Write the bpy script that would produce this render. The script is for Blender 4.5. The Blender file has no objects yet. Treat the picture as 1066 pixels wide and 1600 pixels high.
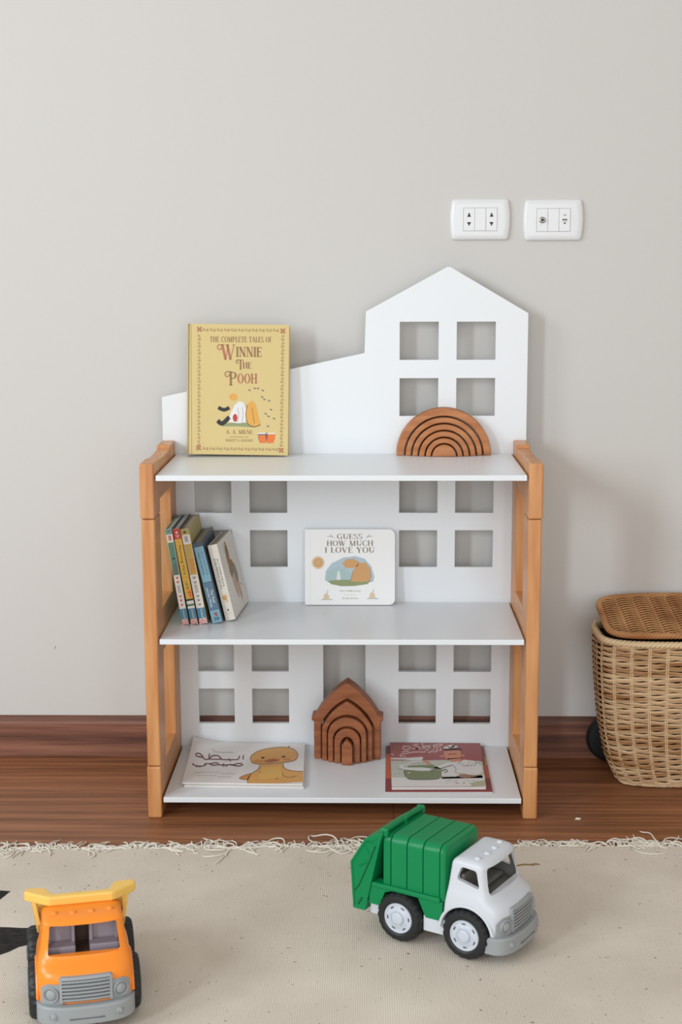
import bpy, bmesh, math, random
import numpy as np
from mathutils import Vector, Matrix
PI = math.pi
rnd = random.Random(7)
SC = bpy.context.scene
COL = SC.collection

# ------------------------------------------------------------------ camera
def set_camera():
    f, pitch, yaw, roll = 2307.155, 0.16988, -0.01906, 0.00342
    c, s = math.cos(yaw), math.sin(yaw)
    right = Vector((c, -s, 0)); fh = Vector((s, c, 0))
    fwd = fh * math.cos(pitch) + Vector((0, 0, -math.sin(pitch)))
    up = fh * math.sin(pitch) + Vector((0, 0, math.cos(pitch)))
    c, s = math.cos(roll), math.sin(roll)
    r2 = right * c - up * s; u2 = right * s + up * c
    m = Matrix((r2, u2, -fwd)).transposed().to_4x4()
    m.translation = Vector((0.05161, -2.7093, 1.06585))
    cd = bpy.data.cameras.new('camera'); co = bpy.data.objects.new('camera', cd)
    COL.objects.link(co); co.matrix_world = m
    cd.sensor_fit = 'VERTICAL'; cd.sensor_height = 36.0; cd.sensor_width = 24.0
    cd.lens = f / 1600 * 36.0
    cd.clip_start = 0.05
    cd.dof.use_dof = True; cd.dof.focus_distance = 2.72; cd.dof.aperture_fstop = 9.0
    SC.camera = co
set_camera()

# ------------------------------------------------------------------ light
vs = SC.view_settings
vs.view_transform = 'Standard'; vs.look = 'None'; vs.gamma = 1.0; vs.use_curve_mapping = False
vs.exposure = -0.10
W = bpy.data.worlds.new('world'); SC.world = W; W.use_nodes = True
bg = W.node_tree.nodes['Background']
bg.inputs[0].default_value = (1.0, 0.95, 0.88, 1); bg.inputs[1].default_value = 0.62
def area(name, loc, direction, sx, sy, power, col):
    d = bpy.data.lights.new(name, 'AREA'); d.shape = 'RECTANGLE'; d.size = sx; d.size_y = sy
    d.energy = power; d.color = col
    o = bpy.data.objects.new(name, d); COL.objects.link(o)
    o.location = loc
    o.rotation_euler = Vector(direction).to_track_quat('-Z', 'Y').to_euler()
    return o
area('window_daylight', (-2.15, -3.05, 1.50), (0.53, 0.82, -0.25), 0.40, 1.2, 46, (0.82, 0.92, 1.0))
area('side_window_daylight', (-3.3, -2.1, 2.45), (0.82, 0.50, -0.58), 1.0, 1.1, 46, (0.88, 0.95, 1.0))
area('front_fill', (0.3, -4.3, 1.25), (-0.03, 1.0, -0.12), 2.8, 2.3, 56, (0.95, 0.98, 1.0))  # broad soft fill added behind the camera to brighten the shelf interiors

# ------------------------------------------------------------------ materials
def lin(c):
    return tuple((v / 255 / 12.92) if v / 255 <= 0.04045 else ((v / 255 + 0.055) / 1.055) ** 2.4 for v in c)
_M = {}
def mat(name, rgb, rough=0.5, spec=0.5, var=None, scale=(8, 8, 8), bump=0.0, bscale=60, coat=0.0, detail=3):
    """plain surface; var = second colour mixed in by stretched noise"""
    if name in _M: return _M[name]
    m = bpy.data.materials.new(name); m.use_nodes = True
    nt = m.node_tree; b = nt.nodes['Principled BSDF']
    b.inputs['Base Color'].default_value = (*lin(rgb), 1)
    b.inputs['Roughness'].default_value = rough
    b.inputs['Specular IOR Level'].default_value = spec
    if coat: b.inputs['Coat Weight'].default_value = coat
    tc = nt.nodes.new('ShaderNodeTexCoord')
    if var:
        mp = nt.nodes.new('ShaderNodeMapping'); mp.inputs['Scale'].default_value = scale
        nz = nt.nodes.new('ShaderNodeTexNoise'); nz.inputs['Scale'].default_value = 1; nz.inputs['Detail'].default_value = detail
        rp = nt.nodes.new('ShaderNodeValToRGB')
        rp.color_ramp.elements[0].color = (*lin(rgb), 1); rp.color_ramp.elements[0].position = 0.36
        rp.color_ramp.elements[1].color = (*lin(var), 1); rp.color_ramp.elements[1].position = 0.66
        nt.links.new(tc.outputs['Object'], mp.inputs[0]); nt.links.new(mp.outputs[0], nz.inputs[0])
        nt.links.new(nz.outputs[0], rp.inputs[0]); nt.links.new(rp.outputs[0], b.inputs['Base Color'])
    if bump:
        n2 = nt.nodes.new('ShaderNodeTexNoise'); n2.inputs['Scale'].default_value = bscale; n2.inputs['Detail'].default_value = 4
        bp = nt.nodes.new('ShaderNodeBump'); bp.inputs['Strength'].default_value = bump; bp.inputs['Distance'].default_value = 0.002
        nt.links.new(tc.outputs['Object'], n2.inputs[0]); nt.links.new(n2.outputs[0], bp.inputs['Height'])
        nt.links.new(bp.outputs[0], b.inputs['Normal'])
    _M[name] = m
    return m

def wood_floor_mat(name, ca, cb, cc, planks, rough):
    m = bpy.data.materials.new(name); m.use_nodes = True
    nt = m.node_tree; L = nt.links.new; N = nt.nodes.new; b = nt.nodes['Principled BSDF']
    tc = N('ShaderNodeTexCoord')
    mp = N('ShaderNodeMapping'); mp.inputs['Scale'].default_value = (2.0, 60, 60)
    n1 = N('ShaderNodeTexNoise'); n1.inputs['Scale'].default_value = 1; n1.inputs['Detail'].default_value = 6; n1.inputs['Distortion'].default_value = 0.6
    L(tc.outputs['Object'], mp.inputs[0]); L(mp.outputs[0], n1.inputs[0])
    rp = N('ShaderNodeValToRGB'); e = rp.color_ramp.elements
    e[0].position = 0.30; e[0].color = (*lin(ca), 1); e[1].position = 0.72; e[1].color = (*lin(cc), 1)
    k = e.new(0.5); k.color = (*lin(cb), 1)
    L(n1.outputs[0], rp.inputs[0])
    # fine dark pores
    mp2 = N('ShaderNodeMapping'); mp2.inputs['Scale'].default_value = (9, 420, 420)
    n2 = N('ShaderNodeTexNoise'); n2.inputs['Scale'].default_value = 1; n2.inputs['Detail'].default_value = 2
    L(tc.outputs['Object'], mp2.inputs[0]); L(mp2.outputs[0], n2.inputs[0])
    r2 = N('ShaderNodeValToRGB'); r2.color_ramp.elements[0].position = 0.35; r2.color_ramp.elements[0].color = (0.62, 0.6, 0.58, 1)
    r2.color_ramp.elements[1].position = 0.55
    L(n2.outputs[0], r2.inputs[0])
    mx = N('ShaderNodeMixRGB'); mx.blend_type = 'MULTIPLY'; mx.inputs[0].default_value = 0.5
    L(rp.outputs[0], mx.inputs[1]); L(r2.outputs[0], mx.inputs[2])
    out = mx.outputs[0]
    if planks:
        br = N('ShaderNodeTexBrick'); br.inputs['Scale'].default_value = 1.0
        br.inputs['Brick Width'].default_value = 2.6; br.inputs['Row Height'].default_value = 0.19
        br.inputs['Mortar Size'].default_value = 0.0012; br.inputs['Mortar Smooth'].default_value = 0.2
        br.inputs['Color1'].default_value = (1, 1, 1, 1); br.inputs['Color2'].default_value = (0.88, 0.87, 0.86, 1)
        br.inputs['Mortar'].default_value = (0.55, 0.50, 0.47, 1)
        mo = N('ShaderNodeMapping'); mo.inputs['Location'].default_value = (1.2, 0.105, 0)
        L(tc.outputs['Object'], mo.inputs[0]); L(mo.outputs[0], br.inputs[0])
        m2 = N('ShaderNodeMixRGB'); m2.blend_type = 'MULTIPLY'; m2.inputs[0].default_value = 1
        L(out, m2.inputs[1]); L(br.outputs[0], m2.inputs[2]); out = m2.outputs[0]
    L(out, b.inputs['Base Color'])
    b.inputs['Roughness'].default_value = rough; b.inputs['Specular IOR Level'].default_value = 0.4
    bp = N('ShaderNodeBump'); bp.inputs['Strength'].default_value = 0.25; bp.inputs['Distance'].default_value = 0.001
    L(n2.outputs[0], bp.inputs['Height']); L(bp.outputs[0], b.inputs['Normal'])
    return m

def rug_mat():
    m = bpy.data.materials.new('rug_cotton'); m.use_nodes = True
    nt = m.node_tree; L = nt.links.new; N = nt.nodes.new; b = nt.nodes['Principled BSDF']
    tc = N('ShaderNodeTexCoord')
    n1 = N('ShaderNodeTexNoise'); n1.inputs['Scale'].default_value = 5; n1.inputs['Detail'].default_value = 5
    L(tc.outputs['Object'], n1.inputs[0])
    rp = N('ShaderNodeValToRGB'); e = rp.color_ramp.elements
    e[0].position = 0.35; e[0].color = (*lin((210, 199, 185)), 1); e[1].position = 0.7; e[1].color = (*lin((224, 214, 201)), 1)
    L(n1.outputs[0], rp.inputs[0])
    # flecks in the yarn
    n2 = N('ShaderNodeTexNoise'); n2.inputs['Scale'].default_value = 120; n2.inputs['Detail'].default_value = 2
    L(tc.outputs['Object'], n2.inputs[0])
    r2 = N('ShaderNodeValToRGB'); r2.color_ramp.elements[0].position = 0.24; r2.color_ramp.elements[0].color = (*lin((95, 80, 66)), 1)
    r2.color_ramp.elements[1].position = 0.29; r2.color_ramp.elements[1].color = (1, 1, 1, 1)
    L(n2.outputs[0], r2.inputs[0])
    mx = N('ShaderNodeMixRGB'); mx.blend_type = 'MULTIPLY'; mx.inputs[0].default_value = 0.8
    L(rp.outputs[0], mx.inputs[1]); L(r2.outputs[0], mx.inputs[2])
    # weave
    wv = N('ShaderNodeTexWave'); wv.bands_direction = 'X'; wv.inputs['Scale'].default_value = 95; wv.inputs['Distortion'].default_value = 2.5; wv.inputs['Detail'].default_value = 2
    w2 = N('ShaderNodeTexWave'); w2.bands_direction = 'Y'; w2.inputs['Scale'].default_value = 120; w2.inputs['Distortion'].default_value = 2.5
    L(tc.outputs['Object'], wv.inputs[0]); L(tc.outputs['Object'], w2.inputs[0])
    ad = N('ShaderNodeMath'); ad.operation = 'ADD'; L(wv.outputs[1], ad.inputs[0]); L(w2.outputs[1], ad.inputs[1])
    r3 = N('ShaderNodeMapRange'); r3.inputs[1].default_value = 0; r3.inputs[2].default_value = 2; r3.inputs[3].default_value = 0.88; r3.inputs[4].default_value = 1.04
    L(ad.outputs[0], r3.inputs[0])
    m3 = N('ShaderNodeMixRGB'); m3.blend_type = 'MULTIPLY'; m3.inputs[0].default_value = 1
    L(mx.outputs[0], m3.inputs[1]); L(r3.outputs[0], m3.inputs[2])
    L(m3.outputs[0], b.inputs['Base Color'])
    b.inputs['Roughness'].default_value = 0.95; b.inputs['Specular IOR Level'].default_value = 0.1
    bp = N('ShaderNodeBump'); bp.inputs['Strength'].default_value = 0.4; bp.inputs['Distance'].default_value = 0.001
    L(ad.outputs[0], bp.inputs['Height']); L(bp.outputs[0], b.inputs['Normal'])
    return m

M_wall = mat('wall_paint', (207, 205, 202), 0.85, 0.25, bump=0.12, bscale=140)
M_white = mat('white_laminate', (228, 232, 236), 0.33, 0.5)
M_beech = mat('beech_upright', (210, 152, 99), 0.36, 0.45, var=(190, 126, 76), scale=(60, 60, 5), bump=0.05, bscale=200)
M_beechr = mat('beech_rail', (210, 152, 99), 0.36, 0.45, var=(190, 126, 76), scale=(60, 5, 60), bump=0.05, bscale=200)

# ------------------------------------------------------------------ mesh building
class MB:
    def __init__(s): s.v = []; s.f = []; s.m = []; s.sm = []; s.mats = []
    def mi(s, m):
        if m not in s.mats: s.mats.append(m)
        return s.mats.index(m)
    def add(s, vs, fs, m, smooth=False):
        o = len(s.v); k = s.mi(m); s.v += [tuple(map(float, p)) for p in vs]
        for f in fs: s.f.append([o + i for i in f]); s.m.append(k); s.sm.append(smooth)
    def box(s, a, b, m):
        x0, y0, z0 = a; x1, y1, z1 = b
        s.add([(x0, y0, z0), (x1, y0, z0), (x1, y1, z0), (x0, y1, z0), (x0, y0, z1), (x1, y0, z1), (x1, y1, z1), (x0, y1, z1)],
              [(3, 2, 1, 0), (4, 5, 6, 7), (0, 1, 5, 4), (1, 2, 6, 5), (2, 3, 7, 6), (3, 0, 4, 7)], m)
    def prism(s, poly, a, b, axis, m, smooth=False):
        """poly 2D in the two axes other than axis, extruded a..b"""
        n = len(poly)
        def P(u, v, w): return {'x': (w, u, v), 'y': (u, w, v), 'z': (u, v, w)}[axis]
        vs = [P(u, v, a) for u, v in poly] + [P(u, v, b) for u, v in poly]
        fs = [list(range(n))[::-1], list(range(n, 2 * n))]
        s.add(vs, fs, m, False)
        o = len(s.v) - 2 * n; k = s.mi(m)
        for i in range(n):
            j = (i + 1) % n
            s.f.append([o + i, o + j, o + n + j, o + n + i]); s.m.append(k); s.sm.append(smooth)
    def loft(s, loops, m, cap=True, closed=True, smooth=True, capend=True):
        n = len(loops[0]); vs = [p for l in loops for p in l]; fs = []
        for i in range(len(loops) - 1):
            for j in range(n if closed else n - 1):
                k = (j + 1) % n
                fs.append((i * n + j, i * n + k, (i + 1) * n + k, (i + 1) * n + j))
        if cap: fs.append(tuple(range(n))[::-1])
        if cap and capend: fs.append(tuple(range((len(loops) - 1) * n, len(loops) * n)))
        s.add(vs, fs, m, smooth)
    def lathe(s, prof, m, axis='y', o=(0, 0, 0), n=40, smooth=True, radfn=None):
        loops = []
        for r, h in prof:
            l = []
            for i in range(n):
                a = 2 * PI * i / n; rr = r if radfn is None else radfn(r, h, a)
                c, q = rr * math.cos(a), rr * math.sin(a)
                p = {'y': (c, h, q), 'z': (c, q, h), 'x': (h, c, q)}[axis]
                l.append((p[0] + o[0], p[1] + o[1], p[2] + o[2]))
            loops.append(l)
        s.loft(loops, m, smooth=smooth)
    def tube(s, path, r, m, n=6, closed=False, ry=None, smooth=True, up=(0, 0, 1)):
        """tube along path; r may be a list; ry = second radius (along up)"""
        P = [Vector(p) for p in path]; k = len(P); loops = []; U0 = Vector(up)
        for i in range(k):
            if closed: t = P[(i + 1) % k] - P[i - 1]
            else: t = P[min(i + 1, k - 1)] - P[max(i - 1, 0)]
            if t.length < 1e-9: t = Vector((1, 0, 0))
            t.normalize(); a = U0 - t * t.dot(U0)
            if a.length < 1e-3: a = Vector((1, 0, 0)) - t * t.x
            a.normalize(); b = t.cross(a)
            rr = r[i] if isinstance(r, (list, tuple)) else r
            r2 = ry if ry else rr
            loops.append([P[i] + b * rr * math.cos(2 * PI * j / n) + a * r2 * math.sin(2 * PI * j / n) for j in range(n)])
        if closed: loops.append(loops[0])
        s.loft(loops, m, cap=not closed, smooth=smooth)
    def build(s, name, parent=None, bevel=0, seg=2, sharp=35, subsurf=0):
        me = bpy.data.meshes.new(name); me.from_pydata(s.v, [], s.f); me.update()
        for m in s.mats: me.materials.append(m)
        me.polygons.foreach_set('material_index', s.m); me.polygons.foreach_set('use_smooth', s.sm)
        o = bpy.data.objects.new(name, me); COL.objects.link(o)
        if any(s.sm): me.set_sharp_from_angle(angle=math.radians(sharp))
        if parent is not None: o.parent = parent
        if bevel:
            b = o.modifiers.new('bevel', 'BEVEL'); b.width = bevel; b.segments = seg; b.limit_method = 'ANGLE'; b.angle_limit = math.radians(40)
        return o

def fix_normals(o):
    bm = bmesh.new(); bm.from_mesh(o.data); bmesh.ops.recalc_face_normals(bm, faces=bm.faces); bm.to_mesh(o.data); bm.free(); o.data.update()

def carve(target, cutters):
    """subtract throw-away cutter meshes from target, bake the result"""
    fix_normals(target)
    for c in cutters:
        fix_normals(c)
        md = target.modifiers.new('cut', 'BOOLEAN'); md.operation = 'DIFFERENCE'; md.object = c; md.solver = 'EXACT'
        md.material_mode = 'TRANSFER'
    dg = bpy.context.evaluated_depsgraph_get(); dg.update()
    me = bpy.data.meshes.new_from_object(target.evaluated_get(dg))
    target.modifiers.clear(); target.data = me
    for c in cutters: bpy.data.objects.remove(c, do_unlink=True)

def tag(o, label, cat, group=None, kind=None):
    o['label'] = label; o['category'] = cat
    if group: o['group'] = group
    if kind: o['kind'] = kind
    return o
def thing(name, label, cat, loc=(0, 0, 0), rz=0.0, group=None):
    o = bpy.data.objects.new(name, None); COL.objects.link(o); o.location = loc; o.rotation_euler = (0, 0, rz)
    o.empty_display_size = 0.05
    return tag(o, label, cat, group)
def struct(o): o['kind'] = 'structure'; return o

# ------------------------------------------------------------------ printed artwork on flat surfaces
def homography(src, dst):
    A = []; B = []
    for (x, y), (u, v) in zip(src, dst):
        A += [[x, y, 1, 0, 0, 0, -u * x, -u * y], [0, 0, 0, x, y, 1, -v * x, -v * y]]; B += [u, v]
    h = np.linalg.solve(np.array(A, float), np.array(B, float)); return np.append(h, 1).reshape(3, 3)
class Art:
    """print on one face: drawing coordinates -> unit face (u right, v down) -> 3D through surf(u, v, lift)"""
    def __init__(s, mb, quad, surf):
        s.mb = mb; s.H = homography(quad, [(0, 0), (1, 0), (1, 1), (0, 1)]); s.surf = surf; s.clip = True
    def P(s, x, y, layer):
        q = s.H @ np.array([x, y, 1.0]); u, v = q[0] / q[2], q[1] / q[2]
        if s.clip: u = min(max(u, 0.002), 0.998); v = min(max(v, 0.002), 0.998)
        return s.surf(u, v, 0.00012 + 0.00008 * layer)
    def poly(s, pts, m, layer=0):
        s.mb.add([s.P(x, y, layer) for x, y in pts], [tuple(range(len(pts)))], m)
    def quad(s, a, b, c, d, m, layer): s.poly([a, b, c, d], m, layer)
    def blob(s, cx, cy, rx, ry, m, layer=0, n=18, rot=0):
        c, q = math.cos(rot), math.sin(rot)
        s.poly([(cx + rx * math.cos(2 * PI * i / n) * c - ry * math.sin(2 * PI * i / n) * q,
                 cy + rx * math.cos(2 * PI * i / n) * q + ry * math.sin(2 * PI * i / n) * c) for i in range(n)], m, layer)
    def rect(s, x0, y0, x1, y1, m, layer=0): s.poly([(x0, y0), (x1, y0), (x1, y1), (x0, y1)], m, layer)
    def stroke(s, pts, w, m, layer=1, smooth=True, joints=True, w1=None):
        if smooth and len(pts) > 2:
            q = []; P = [pts[0]] + list(pts) + [pts[-1]]
            for i in range(1, len(P) - 2):
                p0, p1, p2, p3 = [np.array(P[i + k], float) for k in (-1, 0, 1, 2)]
                for t in np.linspace(0, 1, 6, endpoint=False):
                    q.append(tuple(0.5 * (2 * p1 + (p2 - p0) * t + (2 * p0 - 5 * p1 + 4 * p2 - p3) * t * t + (3 * p1 - p0 - 3 * p2 + p3) * t ** 3)))
            q.append(tuple(pts[-1])); pts = q
        L = []; R = []
        n = len(pts)
        for i in range(n):
            a = np.array(pts[max(i - 1, 0)], float); b = np.array(pts[min(i + 1, n - 1)], float); d = b - a
            l = math.hypot(*d) or 1; nx, ny = -d[1] / l, d[0] / l
            ww = w if w1 is None else w + (w1 - w) * i / (n - 1)
            L.append((pts[i][0] + nx * ww / 2, pts[i][1] + ny * ww / 2)); R.append((pts[i][0] - nx * ww / 2, pts[i][1] - ny * ww / 2))
        for i in range(n - 1): s.quad(L[i], L[i + 1], R[i + 1], R[i], m, layer)
    def ring(s, cx, cy, rx, ry, tx, ty, a0, a1, m, layer=1):
        k = max(4, int(abs(a1 - a0) / 15))
        for i in range(k):
            a, b = math.radians(a0 + (a1 - a0) * i / k), math.radians(a0 + (a1 - a0) * (i + 1) / k)
            s.quad((cx + rx * math.cos(a), cy - ry * math.sin(a)), (cx + rx * math.cos(b), cy - ry * math.sin(b)),
                   (cx + (rx - tx) * math.cos(b), cy - (ry - ty) * math.sin(b)), (cx + (rx - tx) * math.cos(a), cy - (ry - ty) * math.sin(a)), m, layer)

T, t_ = 0.17, 0.05
def _sf(x, y, h=0.13): return ('l', [(x - h, y), (x + h, y)], t_)
GLYPH = {  # width, strokes; x to the right, y up, cap height 1
 'I': (0.36, [('l', [(.18, 0), (.18, 1)], T), _sf(.18, .02), _sf(.18, .98)]),
 'H': (0.86, [('l', [(.18, 0), (.18, 1)], T), ('l', [(.68, 0), (.68, 1)], T), ('l', [(.18, .52), (.68, .52)], t_), _sf(.18, .02), _sf(.18, .98), _sf(.68, .02), _sf(.68, .98)]),
 'N': (0.88, [('l', [(.16, 0), (.16, 1)], t_), ('l', [(.16, 1), (.72, 0)], T), ('l', [(.72, 0), (.72, 1)], t_), _sf(.16, .02), _sf(.12, .98, .1), _sf(.72, .98)]),
 'E': (0.68, [('l', [(.18, 0), (.18, 1)], T), ('l', [(.05, .98), (.6, .98)], t_), ('l', [(.18, .52), (.48, .52)], t_), ('l', [(.05, .02), (.62, .02)], t_), ('l', [(.6, .98), (.6, .8)], t_), ('l', [(.62, .02), (.62, .22)], t_), ('l', [(.48, .62), (.48, .42)], t_)]),
 'F': (0.62, [('l', [(.18, 0), (.18, 1)], T), ('l', [(.05, .98), (.56, .98)], t_), ('l', [(.18, .52), (.46, .52)], t_), _sf(.18, .02), ('l', [(.56, .98), (.56, .8)], t_)]),
 'L': (0.62, [('l', [(.18, 0), (.18, 1)], T), ('l', [(.05, .02), (.56, .02)], t_), _sf(.18, .98), ('l', [(.56, .02), (.56, .24)], t_)]),
 'T': (0.74, [('l', [(.37, 0), (.37, 1)], T), ('l', [(.04, .98), (.7, .98)], t_), ('l', [(.05, .98), (.05, .78)], t_), ('l', [(.69, .98), (.69, .78)], t_), _sf(.37, .02)]),
 'A': (0.86, [('l', [(.12, 0), (.42, 1)], t_), ('l', [(.42, 1), (.7, 0)], T), ('l', [(.24, .36), (.58, .36)], t_), _sf(.12, .02), _sf(.7, .02)]),
 'V': (0.84, [('l', [(.13, 1), (.42, 0)], T), ('l', [(.42, 0), (.7, 1)], t_), _sf(.13, .98), _sf(.7, .98)]),
 'W': (1.16, [('l', [(.13, 1), (.37, 0)], T), ('l', [(.37, 0), (.56, .95)], t_), ('l', [(.5, 1), (.74, 0)], T), ('l', [(.74, 0), (1.0, 1)], t_), _sf(.13, .98), _sf(.5, .98), _sf(1.0, .98, .1)]),
 'M': (1.04, [('l', [(.14, 0), (.18, 1)], t_), ('l', [(.18, 1), (.48, 0)], T), ('l', [(.48, 0), (.8, 1)], t_), ('l', [(.82, 0), (.82, 1)], T), _sf(.14, .02), _sf(.82, .02), _sf(.12, .98, .08), _sf(.84, .98, .12)]),
 'Y': (0.8, [('l', [(.12, 1), (.4, .48)], T), ('l', [(.4, .48), (.68, 1)], t_), ('l', [(.4, 0), (.4, .5)], T), _sf(.4, .02), _sf(.12, .98), _sf(.68, .98)]),
 'O': (0.86, [('r', .43, .5, .4, .52, T, t_, 0, 360)]),
 'C': (0.8, [('r', .42, .5, .38, .52, T, t_, 52, 308), ('l', [(.68, .98), (.68, .68)], t_), ('l', [(.68, .02), (.68, .3)], t_)]),
 'G': (0.86, [('r', .42, .5, .38, .52, T, t_, 52, 312), ('l', [(.68, .98), (.68, .68)], t_), ('l', [(.68, .0), (.68, .42)], T * .8), _sf(.66, .42)]),
 'U': (0.84, [('l', [(.18, .36), (.18, 1)], T), ('l', [(.68, .3), (.68, 1)], t_), ('r', .40, .36, .305, .38, T, t_, 180, 360), _sf(.18, .98), _sf(.68, .98)]),
 'P': (0.72, [('l', [(.18, 0), (.18, 1)], T), ('r', .32, .75, .34, .26, T, t_, -90, 90), ('l', [(.18, .98), (.34, .98)], t_), ('l', [(.18, .51), (.34, .51)], t_), _sf(.18, .02), _sf(.14, .98, .1)]),
 'R': (0.8, [('l', [(.18, 0), (.18, 1)], T), ('r', .32, .75, .32, .26, T, t_, -90, 90), ('l', [(.18, .98), (.34, .98)], t_), ('l', [(.18, .51), (.34, .51)], t_), ('l', [(.36, .5), (.68, 0)], T), _sf(.18, .02), _sf(.7, .02, .08)]),
 'S': (0.66, [('r', .32, .745, .24, .265, T * .8, t_, 40, 270), ('r', .34, .255, .26, .275, T * .8, t_, -140, 90), ('l', [(.53, .98), (.53, .74)], t_), ('l', [(.1, .02), (.1, .28)], t_)]),
 '.': (0.3, [('l', [(.1, .07), (.24, .07)], .14)]),
 ' ': (0.42, []),
}
def serif(art, text, x0, x1, ytop, ybot, m, layer=1, weight=1.0, slope=0.0):
    tot = sum(GLYPH[c][0] for c in text); k = (x1 - x0) / tot; h = ybot - ytop; x = x0
    for c in text:
        w, st = GLYPH[c]
        def X(a, b): return (x + a * k, ybot - b * h + slope * (x + a * k - x0))
        for q in st:
            if q[0] == 'l':
                hor = abs(q[1][0][1] - q[1][1][1]) < 0.1
                wd = q[2] * weight * (h if hor else k)
                art.stroke([X(*p) for p in q[1]], wd, m, layer, smooth=False)
            else:
                _, cx, cy, rx, ry, tx, ty, a0, a1 = q
                px, py = X(cx, cy); art.ring(px, py, rx * k, ry * h, tx * k * weight, ty * h * weight, a0, a1, m, layer)
        x += w * k
_TX = {}
def font_mesh(text):
    if text in _TX: return _TX[text]
    cu = bpy.data.curves.new('lettering', 'FONT'); cu.body = text; cu.resolution_u = 2
    o = bpy.data.objects.new('lettering', cu); COL.objects.link(o)
    dg = bpy.context.evaluated_depsgraph_get(); dg.update()
    me = bpy.data.meshes.new_from_object(o.evaluated_get(dg))
    vs = [(v.co.x, v.co.y) for v in me.vertices]; fs = [tuple(p.vertices) for p in me.polygons]
    bpy.data.objects.remove(o, do_unlink=True); bpy.data.curves.remove(cu); bpy.data.meshes.remove(me)
    xs = [v[0] for v in vs]; ys = [v[1] for v in vs]
    x0, x1, y0, y1 = min(xs), max(xs), min(ys), max(ys)
    vs = [((x - x0) / (x1 - x0), (y - y0) / (y1 - y0)) for x, y in vs]
    _TX[text] = (vs, fs); return _TX[text]
def put_text(art, text, org, xv, yv, m, layer=1):
    """org = lower left of the lettering box, xv along the line, yv up the letters (drawing coordinates)"""
    vs, fs = font_mesh(text)
    art.mb.add([art.P(org[0] + a * xv[0] + b * yv[0], org[1] + a * xv[1] + b * yv[1], layer) for a, b in vs], fs, m)

# ================================================================== SETTING
wy = 0.368
w = MB(); w.box((-3.2, wy, -0.02), (3.2, wy + 0.12, 2.9), M_wall)
# small scuff low on the paint
M_scuff = mat('scuff', (150, 140, 135), 0.9)
w.add([(-0.627, wy - .0004, .238), (-0.6245, wy - .0004, .240), (-0.6235, wy - .0004, .246), (-0.6250, wy - .0004, .2445)], [(0, 1, 2, 3)], M_scuff)
struct(w.build('wall_back'))
f_ = MB(); f_.box((-3.2, -4.2, -0.05), (3.2, wy, 0.0), wood_floor_mat('floor_wood', (108, 67, 42), (146, 94, 60), (172, 116, 78), True, 0.44))
struct(f_.build('floor'))
M_base = wood_floor_mat('baseboard_wood', (82, 51, 40), (122, 79, 62), (154, 105, 84), False, 0.5)
b_ = MB()
b_.prism([(wy, 0.0), (wy - .013, 0.0), (wy - .013, .074), (wy - .010, .080), (wy - .0085, .088), (wy - .006, .0905), (wy, .0905)], -3.2, 3.2, 'x', M_base)
struct(b_.build('baseboard_back', bevel=0.0008))

# ================================================================== BOOKSHELF
SH = thing('bookshelf', 'white and beech bookshelf with a house shaped back panel full of square windows', 'bookshelf', (0, 0, 0))
XI, XO = 0.3485, 0.3755
SD = 0.313
def post(y0, y1, side, name, top):
    mb = MB(); a, b = (XI, XO) if side > 0 else (-XO, -XI)
    e = 0.0012
    if name == 'rear_post':
        mb.box((a, y0, 0.0), (b, y1, top), M_beech)
        return mb.build(name, SH, bevel=0.0030, seg=3)
    mb.box((a, y0, 0.0), (b, y1, .1035), M_beech)
    mb.box((a + (e if side < 0 else 0), y0 + .0006, .1043), (b - (e if side > 0 else 0), y1, .5862), M_beech)
    mb.box((a, y0 - .0006, .5870), (b, y1, top), M_beech)
    return mb.build(name, SH, bevel=0.0034, seg=3)
def rail(z0, z1, side, name, prof=None):
    mb = MB(); a, b = (XI, XO) if side > 0 else (-XO, -XI)
    a += .0008; b -= .0008
    if prof: mb.prism(prof, a, b, 'x', M_beechr)
    else: mb.box((a, .070, z0), (b, .244, z1), M_beechr)
    return mb.build(name, SH, bevel=0.0022, seg=3)
for sd in (-1, 1):
    post(0.0, .079, sd, 'front_post', .6915)
    post(.2345, SD, sd, 'rear_post', .6975)
    rail(.012, .0935, sd, 'bottom_rail')
    rail(.312, .3965, sd, 'middle_rail')
    rail(0, 0, sd, 'top_rail', [(.060, .612), (.250, .612), (.250, .6905), (.236, .6905), (.19, .6880), (.14, .6870), (.10, .6884), (.06, .6908)])
for z in (.6694, .3557, .0412):
    mb = MB(); mb.box((-.3452, .002, z - .0105), (.3452, SD - .001, z), M_white)
    # small joint mark in the middle of the front edge
    mb.build('shelf_board', SH, bevel=0.0012)
# house back panel with window holes
outline = [(-.3745, .02), (.3755, .02), (.3755, .956), (.2165, 1.049), (.2105, 1.049), (.046, .960), (.043, .876), (-.3735, .787)]
holes = [(-.310, -.234), (-.196, -.118), (.115, .194), (.231, .310)]
rect = []
for a, b in holes:
    for z0, z1 in ((.4305, .5085), (.5455, .622), (.2045, .281), (.090, .1665)):
        rect.append((a, b, z0, z1))
for a, b in holes[2:]:
    for z0, z1 in ((.862, .939), (.747, .8245)): rect.append((a, b, z0, z1))
rect.append((-.0445, .0445, .0415, .285))
PY0, PY1 = SD + .0002, SD + .0122
mb = MB(); mb.prism(outline, PY0, PY1, 'y', M_white)
panel = mb.build('house_back_panel', SH)
cut = MB()
for a, b, z0, z1 in rect: cut.box((a, PY0 - .03, z0), (b, PY1 + .03, z1), M_white)
carve(panel, [cut.build('cut')])
bv = panel.modifiers.new('bevel', 'BEVEL'); bv.width = .0008; bv.segments = 2; bv.limit_method = 'ANGLE'
panel.parent = SH

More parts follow.
